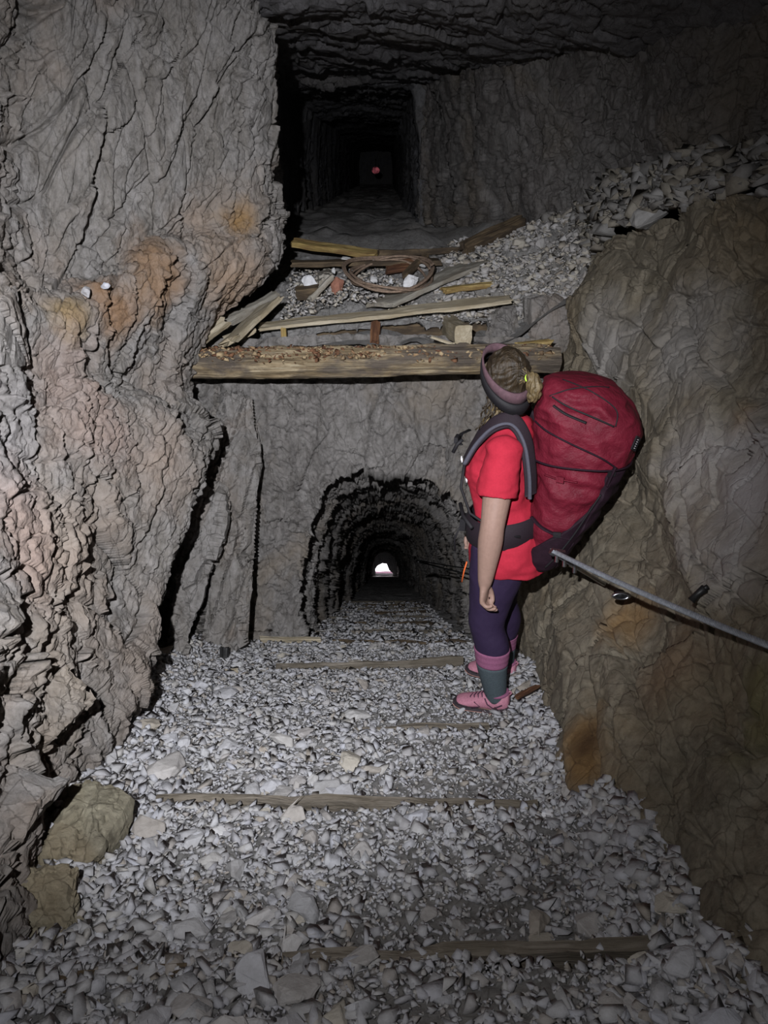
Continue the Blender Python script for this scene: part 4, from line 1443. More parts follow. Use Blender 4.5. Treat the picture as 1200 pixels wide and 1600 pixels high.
def sect_loft(secs, n=40, power=2.0, capa=True):
    """secs: (center Vector, half along f, half along l, [tilt]) stacked rings"""
    V, Fc = [], []
    for (c_, a_, b_) in secs:
        for j in range(n):
            t = 2 * math.pi * j / n
            ct, st = math.cos(t), math.sin(t)
            x = math.copysign(abs(ct) ** (2 / power), ct) * a_
            y_ = math.copysign(abs(st) ** (2 / power), st) * b_
            V.append(tuple(Vector(c_) + Fv * x + Lv * y_))
    m = len(secs)
    for i in range(m - 1):
        for j in range(n):
            a = i * n + j; b2 = i * n + (j + 1) % n
            Fc.append((a, b2, b2 + n, a + n))
    if capa:
        Fc.append(tuple(range(n))[::-1]); Fc.append(tuple((m - 1) * n + j for j in range(n)))
    return V, Fc


def smooth_secs(secs, k=6):
    arr = np.array([[*c_, a_, b_] for (c_, a_, b_) in secs])
    r_ = cr(arr, (len(secs) - 1) * k + 1)
    return [(Vector(x[:3]), max(.002, x[3]), max(.002, x[4])) for x in r_]


def ellipsoid(c_, ax, n=20, fwd=None):
    bm = bmesh.new()
    bmesh.ops.create_uvsphere(bm, u_segments=n, v_segments=n // 2 + 2, radius=1)
    f_ = fwd if fwd is not None else Fv
    l_ = Vector((-f_.y, f_.x, 0))
    V = [tuple(Vector(c_) + f_ * (v.co.x * ax[0]) + l_ * (v.co.y * ax[1]) + Vector((0, 0, v.co.z * ax[2]))) for v in bm.verts]
    Fc = [tuple(v.index for v in f.verts) for f in bm.faces]
    bm.free()
    return V, Fc


def fuse(name, pieces, voxel, mat, parent, smooth_it=4, disp=None):
    V, Fc = [], []
    for (v, f) in pieces:
        o0 = len(V)
        V += list(v)
        Fc += [tuple(i + o0 for i in q) for q in f]
    me = mesh_from(name + '_src', V, Fc)
    bm = bmesh.new(); bm.from_mesh(me); bmesh.ops.recalc_face_normals(bm, faces=bm.faces); bm.to_mesh(me); bm.free()
    tmp = bpy.data.objects.new('tmp', me)
    COL.objects.link(tmp)
    md = tmp.modifiers.new('r', 'REMESH'); md.mode = 'VOXEL'; md.voxel_size = voxel
    if smooth_it:
        ms = tmp.modifiers.new('s', 'SMOOTH'); ms.iterations = smooth_it; ms.factor = .5
    dg = bpy.context.evaluated_depsgraph_get()
    dg.update()
    out = bpy.data.meshes.new_from_object(tmp.evaluated_get(dg))
    bpy.data.objects.remove(tmp)
    out.name = name
    if disp:
        n_ = len(out.vertices)
        co = np.zeros(n_ * 3); out.vertices.foreach_get('co', co); co = co.reshape(-1, 3)
        nn = np.array([tuple(v.normal) for v in out.vertices])
        co = co + nn * disp(co)[:, None]
        out.vertices.foreach_set('co', co.ravel()); out.update()
    o = link(name, out, mat, parent, True)
    return o


HC = B(.035, .0, 1.548)                         # head centre
Fh = Vector((-.36, .93, -.05)).normalized()    # where she looks
Fh2 = Vector((Fh.x, Fh.y, 0)).normalized()
Lh = Vector((-Fh2.y, Fh2.x, 0))                 # her left ear side


def H(f, l, z):
    return HC + Fh2 * f + Lh * l + Vector((0, 0, z))


# ---- legs: near (left) leg and far (right) leg
ankL = B(-.03, .10, .085); ankR = Vector((.60, 3.20, -2.35 + .09)) - ROOT
kneeL = B(.035, .10, .47); kneeR = Vector((.545, 3.13, -1.83)) - ROOT
hipL = B(-.01, .09, .86); hipR = B(-.01, -.09, .86)


def leg_secs(hip, knee, ank, k=0.0):
    return smooth_secs([(hip, .118 + k, .100 + k), (hip.lerp(knee, .35), .108 + k, .096 + k), (hip.lerp(knee, .75), .082 + k, .076 + k), (knee, .070 + k, .066 + k),
                        (knee.lerp(ank, .28) - Fv * .012, .071 + k, .065 + k), (knee.lerp(ank, .6), .058 + k, .053 + k), (ank, .038 + k, .036 + k)], 5)


torso = [(B(-.02, 0, .76), .11, .15), (B(-.025, 0, .84), .13, .172), (B(-.02, 0, .92), .125, .165), (B(.0, 0, 1.02), .11, .145), (B(.012, 0, 1.12), .118, .148),
         (B(.02, 0, 1.20), .125, .158), (B(.005, 0, 1.28), .108, .168), (B(-.01, 0, 1.335), .078, .155), (B(-.01, 0, 1.375), .06, .09), (B(0, 0, 1.40), .052, .055)]
neck = [(B(-.01, 0, 1.34), .055, .06), (B(.005, 0, 1.40), .050, .050), (B(.025, 0, 1.47), .048, .048), (B(.03, 0, 1.52), .05, .05)]
# left arm hanging beside the body
shL = B(.0, .175, 1.315); elL = B(.015, .255, 1.02); wrL = B(.03, .265, .765)
shR = B(.0, -.175, 1.315); elR = B(.03, -.24, 1.03); wrR = B(.12, -.23, .80)


def arm(sh, el, wr):
    pts = [sh, sh.lerp(el, .3), sh.lerp(el, .65), el, el.lerp(wr, .3), el.lerp(wr, .7), wr, wr + (wr - el).normalized() * .035]
    rd = [.060, .062, .056, .049, .050, .039, .029, .017]
    a_ = cr(np.array([[*p_, r_] for p_, r_ in zip(pts, rd)]), 31)
    return tube([tuple(x[:3]) for x in a_], [float(x[3]) for x in a_], 20)


def hand(wr, down, palm_n, side, s=1.0):
    """down: direction of the hand; palm_n: the way the palm faces; side: toward the thumb"""
    P_ = []
    d_, n_, s_ = Vector(down).normalized(), Vector(palm_n).normalized(), Vector(side).normalized()
    V, Fc = [], []
    secs = [(-.03, .0275, .0275), (0, .027, .024), (.02, .030, .020), (.045, .037, .0165), (.07, .040, .015), (.088, .038, .0125)]
    n = 18
    for (t, w, h_) in secs:
        c_ = wr + d_ * t + n_ * (.1 * t)
        for j in range(n):
            a = 2 * math.pi * j / n
            V.append(tuple(c_ + s_ * (w * math.cos(a)) + n_ * (h_ * math.sin(a))))
    for i in range(len(secs) - 1):
        for j in range(n):
            Fc.append((i * n + j, i * n + (j + 1) % n, (i + 1) * n + (j + 1) % n, (i + 1) * n + j))
    Fc.append(tuple(range(n))); Fc.append(tuple((len(secs) - 1) * n + j for j in range(n)))
    P_.append((V, Fc))
    for k_, (off, ln, c1, dl) in enumerate([(.029, .072, 38, .084), (.010, .080, 48, .088), (-.010, .075, 58, .086), (-.028, .060, 66, .080)]):
        p = wr + d_ * (dl - .018) + s_ * off + n_ * .006
        ang = R(c1 * .45)
        pts = [p]
        dirn = d_
        for seg, (fr, add) in enumerate([(.26, 0), (.42, c1 * .55), (.30, c1 * .9), (.24, c1 * .55)]):
            ang2 = R(add) if seg else 0
            rotm = Matrix.Rotation(ang2 if seg else R(12), 3, d_.cross(n_))
            dirn = rotm @ dirn
            p = p + dirn * (ln * fr)
            pts.append(p)
        a_ = cr(np.array([tuple(x) for x in pts]), 14)
        rd = np.interp(np.linspace(0, 1, 14), [0, .3, .55, .8, .95, 1], [.0100, .0098, .0092, .0082, .007, .004])
        P_.append(tube([tuple(x) for x in a_], [float(x) for x in rd], 12))
    # thumb leaves the side of the palm near its base
    p = wr + d_ * .022 + s_ * .020
    pts = [p, p + s_ * .018 + d_ * .022 + n_ * .010, p + s_ * .026 + d_ * .046 + n_ * .024, p + s_ * .022 + d_ * .070 + n_ * .036, p + s_ * .012 + d_ * .088 + n_ * .042]
    a_ = cr(np.array([tuple(x) for x in pts]), 14)
    rd = np.interp(np.linspace(0, 1, 14), [0, .3, .6, .9, 1], [.016, .014, .011, .009, .005])
    P_.append(tube([tuple(x) for x in a_], [float(x) for x in rd], 12))
    return P_


pieces = [sect_loft(smooth_secs(torso)), sect_loft(smooth_secs(neck)), sect_loft(leg_secs(hipL, kneeL, ankL)), sect_loft(leg_secs(hipR, kneeR, ankR)), arm(shL, elL, wrL), arm(shR, elR, wrR)]
# head with features
pieces += [ellipsoid(H(-.008, 0, .022), (.094, .074, .092), 28, Fh2), ellipsoid(H(.022, 0, -.045), (.064, .056, .068), 24, Fh2), ellipsoid(H(.060, 0, -.088), (.024, .026, .020), 16, Fh2),
           ellipsoid(H(.092, 0, -.018), (.018, .011, .026), 14, Fh2), ellipsoid(H(.099, 0, -.030), (.014, .015, .011), 14, Fh2), ellipsoid(H(.080, .0, -.058), (.013, .024, .007), 12, Fh2),
           ellipsoid(H(.079, .0, -.068), (.012, .020, .007), 12, Fh2), ellipsoid(H(.070, .0, .020), (.022, .055, .012), 14, Fh2),
           ellipsoid(H(.058, .036, -.026), (.022, .022, .018), 12, Fh2), ellipsoid(H(.058, -.036, -.026), (.022, .022, .018), 12, Fh2),
           ellipsoid(H(.0, .074, -.012), (.017, .010, .030), 12, Fh2), ellipsoid(H(.0, -.074, -.012), (.017, .010, .030), 12, Fh2)]
hd = hand(wrL, Vector((-.02, 0, -1)) + Fv * .10, -Fv, -Lv * .85 - Fv * .1)
pieces += hand(wrL, (Vector((0, 0, -1)) + Fv * .12), (-Fv * .92 + Lv * .12), (-Lv * .9 - Fv * .12))
pieces += hand(wrR, (Vector((0, 0, -1)) + Fv * .35), (Lv), Fv)
for ank in (ankL, ankR):
    dz = ank.z - .085
    pieces.append(sect_loft(smooth_secs([(ank + Vector((0, 0, -.06)) + Fv * .045, .115, .036), (ank + Vector((0, 0, -.03)) + Fv * .02, .075, .034), (ank + Vector((0, 0, .03)), .042, .034)])))
body = fuse('body', pieces, .0042, M_skin, hk, 3)

for s_ in (1, -1):
    bm = bmesh.new(); bmesh.ops.create_uvsphere(bm, u_segments=14, v_segments=10, radius=.0118)
    me = bpy.data.meshes.new('eye'); bm.to_mesh(me); bm.free()
    e = link('eye', me, M_eye, hk, True); e.location = H(.071, .031 * s_, .0)

# ---- t-shirt (shell over the torso with sleeves)
k_ = .016
ts = [(B(-.034, 0, .745), .172, .207), (B(-.036, 0, .82), .170, .206), (B(-.024, 0, .90), .153, .192), (B(.004, 0, 1.0), .132, .168), (B(.022, 0, 1.10), .142, .170),
      (B(.036, 0, 1.17), .152, .175), (B(.028, 0, 1.22), .142, .178), (B(.008, 0, 1.28), .122, .184), (B(-.008, 0, 1.335), .092, .170), (B(-.008, 0, 1.38), .072, .105), (B(-.002, 0, 1.40), .060, .065)]


def sleeve(sh, el, t1=.62):
    a_ = [sh - (el - sh) * .05, sh.lerp(el, .2), sh.lerp(el, .42), sh.lerp(el, t1)]
    r_ = [.062, .076, .081, .083]
    arr = cr(np.array([[*p_, q_] for p_, q_ in zip(a_, r_)]), 16)
    return tube([tuple(x[:3]) for x in arr], [float(x[3]) for x in arr], 24)


def folds(co):
    q = co.copy()
    return .009 * fbm(q * np.array([7, 7, 11]), 3, 7) - .005 * np.abs(fbm(q * np.array([9, 9, 14]) + 5, 2, 9)) + .004 * np.sin(q[:, 2] * 34 + 5 * fbm(q * 4, 2, 4)) * sstep(1.15, .9, q[:, 2])


tee = fuse('t_shirt', [sect_loft(smooth_secs(ts)), sleeve(shL, elL), sleeve(shR, elR), ellipsoid(B(.10, .07, 1.165), (.062, .068, .062), 18), ellipsoid(B(.10, -.07, 1.165), (.062, .068, .062), 18), ellipsoid(shL + Vector((0, 0, -.01)), (.078, .070, .066), 20), ellipsoid(shR + Vector((0, 0, -.01)), (.078, .070, .066), 20)], .0055, M_tee, hk, 9, folds)

# white printed letters on the chest (edge of the print)
def text_obj(name, txt, size, mat, parent, loc, xax, yax, ext=.001):
    cu = bpy.data.curves.new(name, 'FONT')
    cu.body = txt; cu.size = size; cu.extrude = ext; cu.align_x = 'CENTER'; cu.align_y = 'CENTER'
    tmp = bpy.data.objects.new('tmp', cu); COL.objects.link(tmp)
    dg = bpy.context.evaluated_depsgraph_get(); dg.update()
    me = bpy.data.meshes.new_from_object(tmp.evaluated_get(dg))
    bpy.data.objects.remove(tmp)
    o = link(name, me, mat, parent)
    xax = Vector(xax).normalized(); yax = Vector(yax).normalized(); zax = xax.cross(yax).normalized(); yax = zax.cross(xax)
    o.matrix_local = Matrix.Translation(Vector(loc)) @ Matrix((xax, yax, zax)).transposed().to_4x4()
    return o


# ---- leggings
def legg_leg(hip, knee, ank, cut):
    ss = leg_secs(hip, knee, ank, .009)
    return [s for s in ss if s[0].z > cut]


lg_p = [sect_loft(smooth_secs([(B(-.025, 0, .70), .085, .13), (B(-.03, 0, .78), .135, .168), (B(-.032, 0, .86), .146, .184), (B(-.025, 0, .93), .138, .178), (B(-.01, 0, .98), .125, .160)])),
        sect_loft(legg_leg(hipL, kneeL, ankL, .325)), sect_loft(legg_leg(hipR, kneeR, ankR, .20)),
        ellipsoid(B(-.09, .075, .80), (.085, .085, .095), 18), ellipsoid(B(-.09, -.075, .80), (.085, .085, .095), 18)]
fuse('leggings', lg_p, .006, M_legg, hk, 8, lambda co: .003 * fbm(co * 12, 3, 3))


def sock_part(name, hip, knee, ank, z0, z1, k_, mat, par):
    ss = [s for s in leg_secs(hip, knee, ank, k_)]
    arr = np.array([[*s[0], s[1], s[2]] for s in ss])
    zs = arr[:, 2][::-1]
    zz = np.linspace(z0, z1, 14)
    sec = []
    for z in zz:
        row = [np.interp(z, zs, arr[:, j][::-1]) for j in range(5)]
        e_ = .0006 * math.sin(z * 230)
        sec.append((Vector((row[0], row[1], z)), row[3] + e_, row[4] + e_))
    V, Fc = sect_loft(sec, 32)
    return link(name, mesh_from(name, V, Fc), mat, par, True)


for (hip, knee, ank, lo_, mid, hi_) in ((hipL, kneeL, ankL, .07, .268, .345), (hipR, kneeR, ankR, .0, .17, .25)):
    sock_part('sock', hip, knee, ank, lo_, mid, .011, M_sock, hk)
    sb_ = sock_part('sock_cuff', hip, knee, ank, mid, hi_, .0115, M_pink, hk)
    tag(sb_, 'pink knit cuff', None)

# ---- shoes
def shoe(ank, sole_z, yaw):
    fd = Matrix.Rotation(yaw, 3, 'Z') @ Fv
    ld = Vector((-fd.y, fd.x, 0))
    base = Vector((ank.x, ank.y, sole_z))
    root = bpy.data.objects.new('shoe', None)
    def S(f, l, z):
        return base + fd * (f * .96 + .012) + ld * l + Vector((0, 0, z))
    def prof(rows, n=30):
        V, Fc = [], []
        for (f, w, z0, z1) in rows:
            for j in range(n):
                a = 2 * math.pi * j / n
                c_, s_ = math.cos(a), math.sin(a)
                x = math.copysign(abs(c_) ** .8, c_) * w
                z = (z0 + z1) / 2 + math.copysign(abs(s_) ** .7, s_) * (z1 - z0) / 2
                wz = 1 - .35 * max(0, s_)
                V.append(tuple(S(f, x * wz, z)))
        m = len(rows)
        for i in range(m - 1):
            for j in range(n):
                Fc.append((i * n + j, i * n + (j + 1) % n, (i + 1) * n + (j + 1) % n, (i + 1) * n + j))
        Fc.append(tuple(range(n))); Fc.append(tuple((m - 1) * n + j for j in range(n)))
        return V, Fc
    up = [(-.080, .022, .030, .085), (-.074, .036, .022, .118), (-.050, .046, .022, .122), (-.01, .048, .022, .114), (.03, .045, .022, .104), (.075, .046, .022, .082), (.115, .047, .022, .066), (.150, .042, .022, .056), (.172, .030, .022, .046), (.184, .014, .024, .034)]
    arr = cr(np.array(up), 46)
    V, Fc = prof([tuple(x) for x in arr])
    uo = link('shoe', mesh_from('shoe', V, Fc), M_shoe, hk, True)
    so = [(-.090, .020, .000, .034), (-.080, .038, -.004, .038), (-.03, .046, -.002, .034), (.02, .042, .002, .030), (.08, .046, .0, .030), (.13, .048, .0, .028), (.165, .040, .004, .030), (.188, .022, .010, .032), (.194, .008, .014, .028)]
    arr = cr(np.array(so), 60)
    arr[:, 2] -= .003 * (np.sin(np.arange(60) * 1.6) > 0)
    V, Fc = prof([tuple(x) for x in arr])
    link('sole', mesh_from('sole', V, Fc), M_sole, uo, True)
    ms_ = [(f, w + .0022, .009, .0155) for (f, w, a_, b_) in so]
    arr = cr(np.array(ms_), 46)
    V, Fc = prof([tuple(x) for x in arr])
    mo = link('midsole', mesh_from('midsole', V, Fc), M_peach, uo, True)
    # toe and heel guards
    tg = [(.118, .0485, .020, .046), (.150, .0435, .020, .050), (.174, .032, .020, .044), (.186, .016, .022, .036)]
    V, Fc = prof([tuple(x) for x in cr(np.array(tg), 14)])
    link('toe_guard', mesh_from('toe_guard', V, Fc), M_sole, uo, True)
    hg = [(-.085, .022, .024, .066), (-.076, .038, .020, .080), (-.050, .048, .020, .068), (-.015, .050, .020, .048)]
    V, Fc = prof([tuple(x) for x in cr(np.array(hg), 14)])
    link('heel_guard', mesh_from('heel_guard', V, Fc), M_sole, uo, True)
    # collar
    pts = [tuple(S(-.018 + .050 * math.cos(a), .043 * math.sin(a), .110 - .006 * math.cos(a))) for a in np.linspace(0, 2 * math.pi, 25)]
    tube_obj('collar', pts, .008, M_pink, uo, 10)
    # laces
    for i in range(5):
        f = .030 + i * .018
        zt = .107 - i * .0095
        tube_obj('lace', [tuple(S(f, .026, zt - .012)), tuple(S(f + .006, .012, zt + .001)), tuple(S(f - .003, -.012, zt + .001)), tuple(S(f, -.026, zt - .012))], .0028, M_lace, uo, 6)
    for s_ in (-1, 1):
        tube_obj('lace', [tuple(S(.03, 0, .110)), tuple(S(.045, .02 * s_, .120)), tuple(S(.03, .040 * s_, .106)), tuple(S(.026, .012 * s_, .110))], .0025, M_lace, uo, 6)
        # overlay lines on the mesh
        tube_obj('overlay', [tuple(S(.035, .036 * s_, .088)), tuple(S(.02, .046 * s_, .064)), tuple(S(-.01, .051 * s_, .050)), tuple(S(-.05, .048 * s_, .075))], .0032, M_lace, uo, 6)
        tube_obj('overlay', [tuple(S(.085, .040 * s_, .062)), tuple(S(.055, .048 * s_, .046)), tuple(S(.095, .050 * s_, .034))], .0030, M_lace, uo, 6)
    # heel pull loop
    tube_obj('pull_loop', [tuple(S(-.074, 0, .098)), tuple(S(-.086, 0, .118)), tuple(S(-.080, 0, .126)), tuple(S(-.068, 0, .112))], .004, M_shoe, uo, 8)
    return uo


shoe(ankL, .0, R(0))
shoe(ankR, ankR.z - .09, R(-8))

# ---- hair
def hair_disp(co):
    q = co - np.array(tuple(HC))
    return .004 * np.sin(q[:, 2] * 210 + 9 * fbm(co * 12, 2, 3)) * .5 + .004 * fbm(co * np.array([30, 30, 9]), 3, 8)


cap = fuse('hair', [ellipsoid(H(-.020, 0, .028), (.098, .086, .099), 28, Fh2), ellipsoid(H(-.05, 0, -.02), (.062, .074, .075), 22, Fh2)], .0045, M_hair, hk, 3, hair_disp)
# strands drawn back to the tie
tie = H(-.122, -.028, .030)
rnd = random.Random(3)
for i in range(46):
    a = rnd.uniform(0, 2 * math.pi)
    el_ = rnd.uniform(.25, 1.0)
    l0 = math.cos(a) * .082 * el_
    z0 = math.sin(a) * .088 * el_
    f0 = -.02 - .085 * math.sqrt(max(0, 1 - el_ ** 2 * .98))
    s0 = H(f0 + .004, l0, .028 + z0)
    mid = s0.lerp(tie, .55) + (-Fh2) * .008
    tube_obj('hair_strand', [tuple(s0), tuple(mid), tuple(tie)], [.0035, .0045, .003], M_hair if i % 3 else M_hairb, cap, 6)
# pony tail: a wavy tail hanging from the tie
pt0 = tie
pts = [pt0, pt0 - Fh2 * .028 + Vector((0, 0, .004)), pt0 - Fh2 * .040 + Vector((.008, 0, -.03)), pt0 - Fh2 * .034 + Vector((.010, 0, -.062)), pt0 - Fh2 * .02 + Vector((.004, 0, -.088))]
V, Fc = tube([tuple(x) for x in cr(np.array([tuple(p) for p in pts]), 18)], [float(x) for x in np.interp(np.linspace(0, 1, 18), [0, .2, .5, .8, 1], [.012, .024, .030, .024, .010])], 18)
pn = fuse('ponytail', [(V, Fc)], .004, M_hairb, hk, 2, lambda co: .004 * np.sin(co[:, 0] * 300 + 6 * fbm(co * 20, 2, 2)))
tt_ = torus(.0125, .0055)
to = link('hair_tie', mesh_from('hair_tie', *tt_), M_lime, hk, True)
to.matrix_local = Matrix.Translation(tie - Fh2 * .010) @ (-Fh2 + Vector((0, 0, .1))).to_track_quat('Y', 'Z').to_matrix().to_4x4()
# loose curls falling on the neck and the near shoulder
for i in range(70):
    a = rnd.uniform(-1.0, 1.0)
    s0 = H(-.055 + .05 * abs(a) + rnd.uniform(-.012, .012), .072 * a, -.045 + rnd.uniform(-.02, .01))
    ln = rnd.uniform(.09, .17)
    dr = Fv * rnd.uniform(.0, .35) + Lv * rnd.uniform(.1, .5) * .5 + Vector((0, 0, -1))
    ph = rnd.uniform(0, 6)
    pts = []
    for j in range(14):
        t = j / 13
        w = .009 * t ** .5
        pts.append(tuple(s0 + dr * (ln * t) + Fv * (w * math.sin(ph + t * 13)) + Lv * (w * math.cos(ph + t * 13))))
    tube_obj('curl', pts, [.0045 * (1 - .6 * (j / 13)) + .001 for j in range(14)], M_hairb if i % 2 else M_hair, cap, 6)

# ---- headband and headlamp
def band(rx, ry, z0, z1, th_, mat, name, tilt, par=None):
    n = 48
    V, Fc = [], []
    for (rr1, z) in ((0, z0), (th_, z0 + .002), (th_, z1 - .002), (0, z1)):
        for j in range(n):
            a = 2 * math.pi * j / n
            f_, l_ = (rx + rr1) * math.cos(a), (ry + rr1) * math.sin(a)
            V.append(tuple(H(-.012 + f_, l_, z + tilt * f_)))
    for i in range(4):
        for j in range(n):
            i2 = (i + 1) % 4
            Fc.append((i * n + j, i * n + (j + 1) % n, i2 * n + (j + 1) % n, i2 * n + j))
    return link(name, mesh_from(name, V, Fc), mat, par or hk, True)


hb = band(.104, .091, .004, .045, .006, M_band, 'headband', .72)
st_ = band(.109, .096, -.030, .012, .006, M_web, 'headlamp_strap', .78)
lm = rough_box('headlamp', M_web, (.05, .035, .04), 5, .001, 6, st_)
lm.matrix_local = Matrix.Translation(H(.112, 0, .088)) @ Fh2.to_track_quat('Y', 'Z').to_matrix().to_4x4()
tube_obj('lens', [(0, .012, 0), (0, .026, 0)], .013, M_eye, lm, 14)
# her own lamp shines where she looks
lp = ROOT + H(.15, 0, .105)
spot('hiker_headlamp_beam', tuple(lp), tuple(lp + Fh2 * 2 + Vector((0, 0, -.1))), 5, 70, 1.0, (.95, .95, 1.0), .015)

# ------------------------------------------------------------------ backpack
bp = empty('backpack', tuple(ROOT + Vector((-.01, 0, .025))))
tag(bp, 'large red hiking backpack with dark lower pocket worn by the hiker', 'backpack')
PS = [(.725, -.165, .040, .080), (.745, -.175, .065, .115), (.80, -.19, .082, .138), (.90, -.222, .108, .150), (1.02, -.252, .134, .158), (1.14, -.280, .160, .162), (1.24, -.298, .182, .165),
      (1.32, -.306, .191, .165), (1.40, -.300, .185, .160), (1.47, -.280, .160, .148), (1.52, -.258, .128, .125), (1.548, -.238, .080, .085), (1.555, -.230, .03, .03)]
PA = np.array(PS)


def pack_pt(z, a, off=0.0):
    row = [float(np.interp(z, PA[:, 0], PA[:, j])) for j in (1, 2, 3)]
    ct, s_ = math.cos(a), math.sin(a)
    x = math.copysign(abs(ct) ** .78, ct) * (row[1] + off)
    y_ = math.copysign(abs(s_) ** .78, s_) * (row[2] + off)
    return B(row[0] + x, y_, z)


def wrinkle(co, s=1.0):
    return s * (.010 * fbm(co * np.array([6, 6, 9]), 3, 17) - .009 * np.abs(fbm(co * np.array([11, 11, 16]), 2, 19)) + .005 * np.sin(co[:, 2] * 40 + 7 * fbm(co * 5, 2, 4)))


def pack_patch(name, mat, z0, z1, a0, a1, off, nz=60, na=80, edge=None, s=1.0):
    zz = np.linspace(z0, z1, nz)
    aa = np.linspace(a0, a1, na)
    full = abs(a1 - a0) > 6.2
    sm = cr(PA, 200)
    V = []
    for z in zz:
        row = [float(np.interp(z, sm[:, 0], sm[:, j])) for j in (1, 2, 3)]
        for a in aa:
            ct, s_ = math.cos(a), math.sin(a)
            x = math.copysign(abs(ct) ** .78, ct) * (row[1] + off)
            y_ = math.copysign(abs(s_) ** .78, s_) * (row[2] + off)
            V.append(tuple(B(row[0] + x, y_, z)))
    V = np.array(V)
    cen = np.array([tuple(B(-.28, 0, z)) for z in np.repeat(zz, na)])
    nn = V - cen; nn[:, 2] *= .3
    nn /= np.linalg.norm(nn, axis=1, keepdims=True)
    V = V + nn * wrinkle(V, s)[:, None]
    G0 = V.reshape(nz, na, 3)
    if not full:
        # give the patch thickness by tucking its border in
        w = np.ones((nz, na))
        w[0] = w[-1] = 0; w[:, 0] = w[:, -1] = 0
        G0 = G0 - nn.reshape(nz, na, 3) * ((1 - w) * (off + .012))[:, :, None]
    if full and z1 > 1.5:
        G0[-1] = G0[-2].mean(0)
    if full and z0 < .73:
        G0[0] = G0[1].mean(0)
    V = G0.reshape(-1, 3)
    o = link(name, grid_mesh(name, V, nz, na), mat, bp, True)
    return o


# angle convention: 0 = toward her back panel (forward), pi/2 = her left (camera side), pi = rear
pack_patch('pack_body', M_pack, .7255, 1.40, 0, 2 * math.pi, 0.0, 110, 140)
lidp = pack_patch('lid', M_pack, 1.235, 1.5549, 0, 2 * math.pi, .014, 60, 140)
pack_patch('bottom_panel', M_packd, .725, .80, 0, 2 * math.pi, .004, 20, 100, s=.4)
pack_patch('rear_pocket', M_packd, .76, 1.225, R(128), R(232), .018, 60, 60)
# dark side mesh pocket with a slanted top edge, near side
def side_pocket(a0, a1):
    nz, na = 40, 40
    V = []
    for i in range(nz):
        for j in range(na):
            t = j / (na - 1)
            a = a0 + (a1 - a0) * t
            top = .86 + .22 * t ** 1.3
            z = .75 + (top - .75) * i / (nz - 1)
            ed = 0.0 if (i == nz - 1 or i == 0 or j == 0) else .012
            V.append(tuple(pack_pt(z, a, ed)))
    V = np.array(V)
    return link('side_pocket', grid_mesh('side_pocket', V, nz, na), M_packd, bp, True)


side_pocket(R(60), R(135))
side_pocket(R(-60), R(-135))


def on_pack(path, rad, mat, name, off=.006, nseg=8, squash=1.0, parent=None):
    pts = [tuple(pack_pt(z, R(a), off)) for z, a in path]
    arr = cr(np.array(pts), max(8, len(pts) * 6))
    return tube_obj(name, [tuple(x) for x in arr], rad, mat, parent or bp, nseg, squash=squash)


# piping seams of lid, cords, straps, buckles
on_pack([(1.236, a) for a in range(0, 361, 15)], .004, M_packd, 'lid_hem', .018)
on_pack([(1.39, 30), (1.37, 55), (1.34, 80), (1.29, 105), (1.245, 128)], .0035, M_packd, 'lid_seam', .022)
on_pack([(1.50, 60), (1.475, 80), (1.44, 100), (1.41, 118)], .0035, M_web, 'lid_cord', .02)
on_pack([(1.552, 70), (1.53, 110), (1.47, 130), (1.41, 120)], .0025, M_web, 'lid_cord', .02)
on_pack([(1.50, 55), (1.53, 85), (1.54, 120), (1.53, 160)], .0025, M_web, 'lid_cord', .02)
on_pack([(1.47, 62), (1.445, 78), (1.42, 92)], .008, M_web, 'lid_zip', .018, squash=.5)
tag(on_pack([(1.25, 126), (1.21, 126), (1.17, 127)], .011, M_packd, 'side_strap', .018, squash=.5), 'dark strap under the lid', None)
on_pack([(1.13, 126), (1.05, 122), (.95, 118), (.85, 110), (.78, 100)], .004, M_web, 'compression_cord', .016)
on_pack([(.99, 40), (.965, 70), (.94, 95), (.925, 118)], .010, M_packd, 'side_strap', .010, squash=.35)
on_pack([(1.19, 55), (1.185, 75), (1.18, 92)], .007, M_pack, 'side_strap', .010, squash=.35)
for (z, a) in ((1.222, 126), (.945, 92), (1.185, 78)):
    bk_ = rough_box('buckle', M_web if a != 78 else M_pack, (.030, .010, .024), int(a), .0005, 4, bp)
    nv = (pack_pt(z, R(a), .05) - pack_pt(z, R(a), 0)).normalized()
    bk_.matrix_local = Matrix.Translation(pack_pt(z, R(a), .014)) @ nv.to_track_quat('Y', 'Z').to_matrix().to_4x4()
# small black woven label on the rear of the lid
pp = pack_pt(1.335, R(150), .024)
nv = (pack_pt(1.335, R(150), .05) - pack_pt(1.335, R(150), 0)).normalized()
pch = rough_box('brand_patch', M_web, (.055, .006, .034), 3, .0003, 6, bp)
pch.matrix_local = Matrix.Translation(pp) @ nv.to_track_quat('Y', 'Z').to_matrix().to_4x4() @ Matrix.Rotation(R(60), 4, 'Y')
for i in range(5):
    tube_obj('stitched_mark', [(-.017 + i * .0085, .0035, -.005), (-.015 + i * .0085, .0035, .005)], .0012, M_letter, pch, 5)

